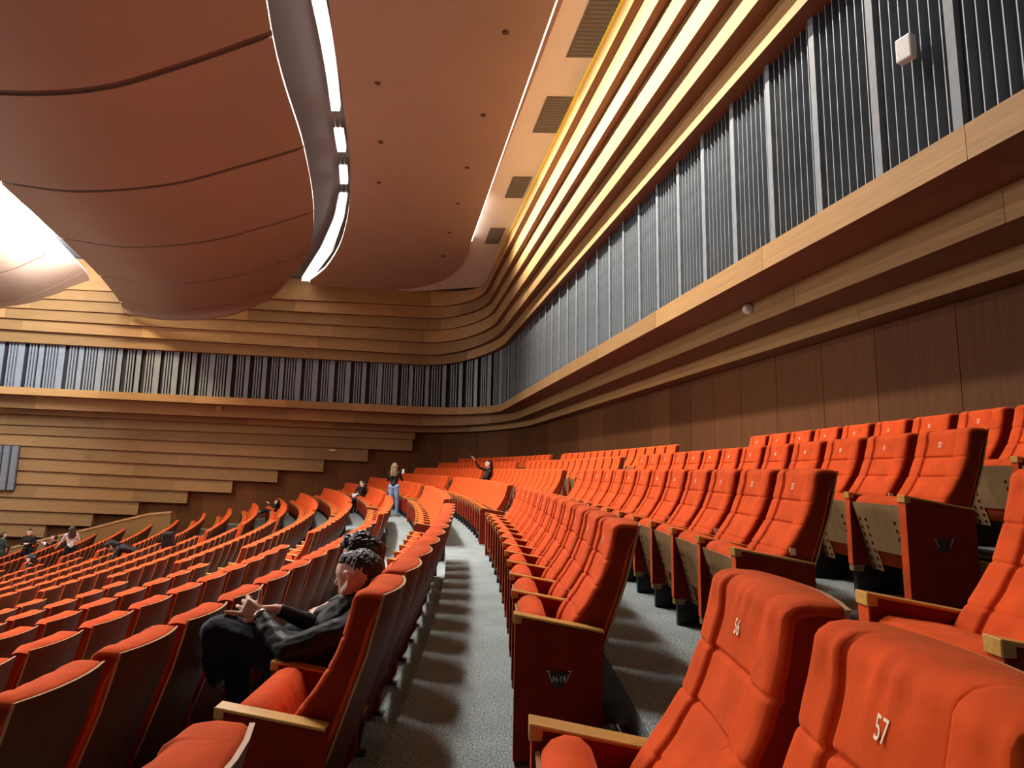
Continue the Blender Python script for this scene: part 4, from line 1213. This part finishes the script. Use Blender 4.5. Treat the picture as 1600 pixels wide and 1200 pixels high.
# 7. person in black bending over the seats, 8. backpack
q, th = circ(OFF[-8] - .12, 17.0)
J = dict(hipL=(-.30, .09, .86), hipR=(-.30, -.09, .86), waist=(-.10, 0, .97), chest=(.16, 0, 1.06), neck=(.36, 0, 1.10), head=(.46, .02, 1.13), shL=(.26, .19, 1.06), shR=(.26, -.19, 1.06),
         elL=(.34, .26, .84), wrL=(.44, .22, .62), elR=(.30, -.30, .84), wrR=(.40, -.24, .62), knL=(-.14, .11, .48), knR=(-.14, -.11, .48), anL=(-.26, .11, .09), anR=(-.26, -.11, .09), toL=(-.13, .11, .04), toR=(-.13, -.11, .04))
person('person in black hooded top bending forward over the seats, left of the black backpack', Vector((q.x + .35, q.y, HH[-8])), PI + th + .15, J, [SKIN2, C_BLACK, C_BLACK, C_SHOE],
       [((-.05, 0, .03), .105, (.0, 0, .05), .100), ((-.08, 0, -.04), .095, (-.12, 0, -.10), .08)], C_BLACK, htilt=.9, group='people standing in the rows')
bp = tag(empty('backpack'), 'upright black backpack on a seat right of the bending person', 'bag')
mb = MB(); mb.box(-.12, .12, -.17, .17, 0, .52); link('body', bevelled(mb.mesh('body', C_BLACK), .05, 3), bp)
mb = MB(); mb.box(.12, .17, -.12, .12, .05, .26); link('pocket', bevelled(mb.mesh('pocket', C_BLACK), .02, 2), bp)
mb = MB(); mb.box(.171, .174, -.02, .05, .14, .19); link('patch', mb.mesh('patch', M['steel']), bp, label='grey reflective patch')
o, y = seat_place(-7, 15.6, .42); bp.location = (o.x, o.y, HH[-7] + .86); bp.rotation_euler = (0, 0, y + PI)

def stand_pose(arms='down', lean=0.0):
    J = dict(hipL=(0, .085, .93), hipR=(0, -.085, .93), waist=(.01, 0, 1.08), chest=(lean * .5, 0, 1.27), neck=(lean * .8, 0, 1.44), head=(lean + .02, 0, 1.565), shL=(lean * .7, .17, 1.37), shR=(lean * .7, -.17, 1.37),
             knL=(.01, .09, .50), knR=(.03, -.10, .50), anL=(-.03, .10, .09), anR=(.0, -.12, .09), toL=(.11, .11, .04), toR=(.13, -.14, .04))
    if arms == 'phone': J.update(elL=(.08, .22, 1.12), elR=(.10, -.23, 1.14), wrL=(.26, .06, 1.30), wrR=(.26, -.12, 1.32))
    if arms == 'down': J.update(elL=(-.02, .23, 1.10), elR=(-.02, -.23, 1.10), wrL=(.06, .25, .86), wrR=(.06, -.25, .86))
    if arms == 'hold': J.update(elL=(.02, .22, 1.12), elR=(.02, -.22, 1.12), wrL=(.20, .06, 1.16), wrR=(.20, -.06, 1.16))
    if arms == 'reach': J.update(elL=(.12, .26, 1.14), elR=(.08, -.24, 1.12), wrL=(.28, .36, .98), wrR=(.22, -.14, 1.10))
    return J
# 9. woman standing in jeans
person('woman standing with long light brown hair, black jacket and light blue jeans, seen from behind', Vector((-3.72, 20.0, HH[-1])), PI / 2 - .1, stand_pose('phone'), [SKIN2, C_BLACK, C_JEANS, C_SHOEW], LONG, H_BROWN, fem=True, voxel=.013, group='people standing in the rows')
ph_ = link('phone', bevelled((lambda b: (b.box(-.004, .004, -.04, .04, -.075, .075), b.mesh('phone', M['plastic']))[1])(MB()), .003), label='white phone held up by the woman in jeans', cat='phone', loc=(-3.50, 20.33, HH[-1] + 1.42)); ph_.rotation_euler = (0, -.2, PI / 2)
# 10. white shirt, 11. dark man facing us, 12. green coat, 13. phone user, 14. seated dark head
def at_row(k, a, s=-.22):
    q, th = circ(OFF[k] + s, a); return Vector((q.x, q.y, HH[k])), th
o, th = at_row(-11, 22.9)
person('woman standing with long brown hair and white shirt among the lower rows, seen from behind', o, 2.2, stand_pose('reach'), [SKIN2, C_WHITE, C_TROUSER, C_SHOE], LONG, H_DBROWN, fem=True, group='people standing in the rows')
o, th = at_row(-13, 25.3)
person('dark-haired man in a black coat standing before the sloping handrail, hands together', o, -1.2, stand_pose('hold'), [SKIN2, C_BLACK, C_BLACK, C_SHOE], SHORT, H_DARK, group='people standing in the rows')
o, th = at_row(-14, 25.7)
person('person in a dark green coat standing at the left edge of the picture', o, 1.1, stand_pose('reach'), [SKIN2, C_GREEN, C_GREEN, C_SHOE], SHORT, H_DBROWN, group='people standing in the rows')
o, y = seat_place(-13, 26.7)
person('brown-haired person in a dark top seated low holding a lit phone', o, y, sit_pose(.05, 'phone'), [SKIN2, C_BLACK, C_BLACK, C_SHOE], SHORT, H_DBROWN, group='people sitting in the rows')
ph2 = link('phone', bevelled((lambda b: (b.box(-.005, .005, -.04, .04, -.05, .05), b.mesh('phone', plain('lit_phone_screen', (.7, .8, 1), .3, emit=1.2)))[1])(MB()), .003), label='small lit phone held by the seated person near the white-shirted woman', cat='phone', loc=o + Vector((.10, -.62, 1.08)))
o, y = seat_place(-11, 18.8)
person('black-haired person seated in the lower rows, only the head in view', o, y, sit_pose(.0, 'lap'), [SKIN, C_BLACK, C_BLACK, C_SHOE], CURLY, H_DARK, group='people sitting in the rows')
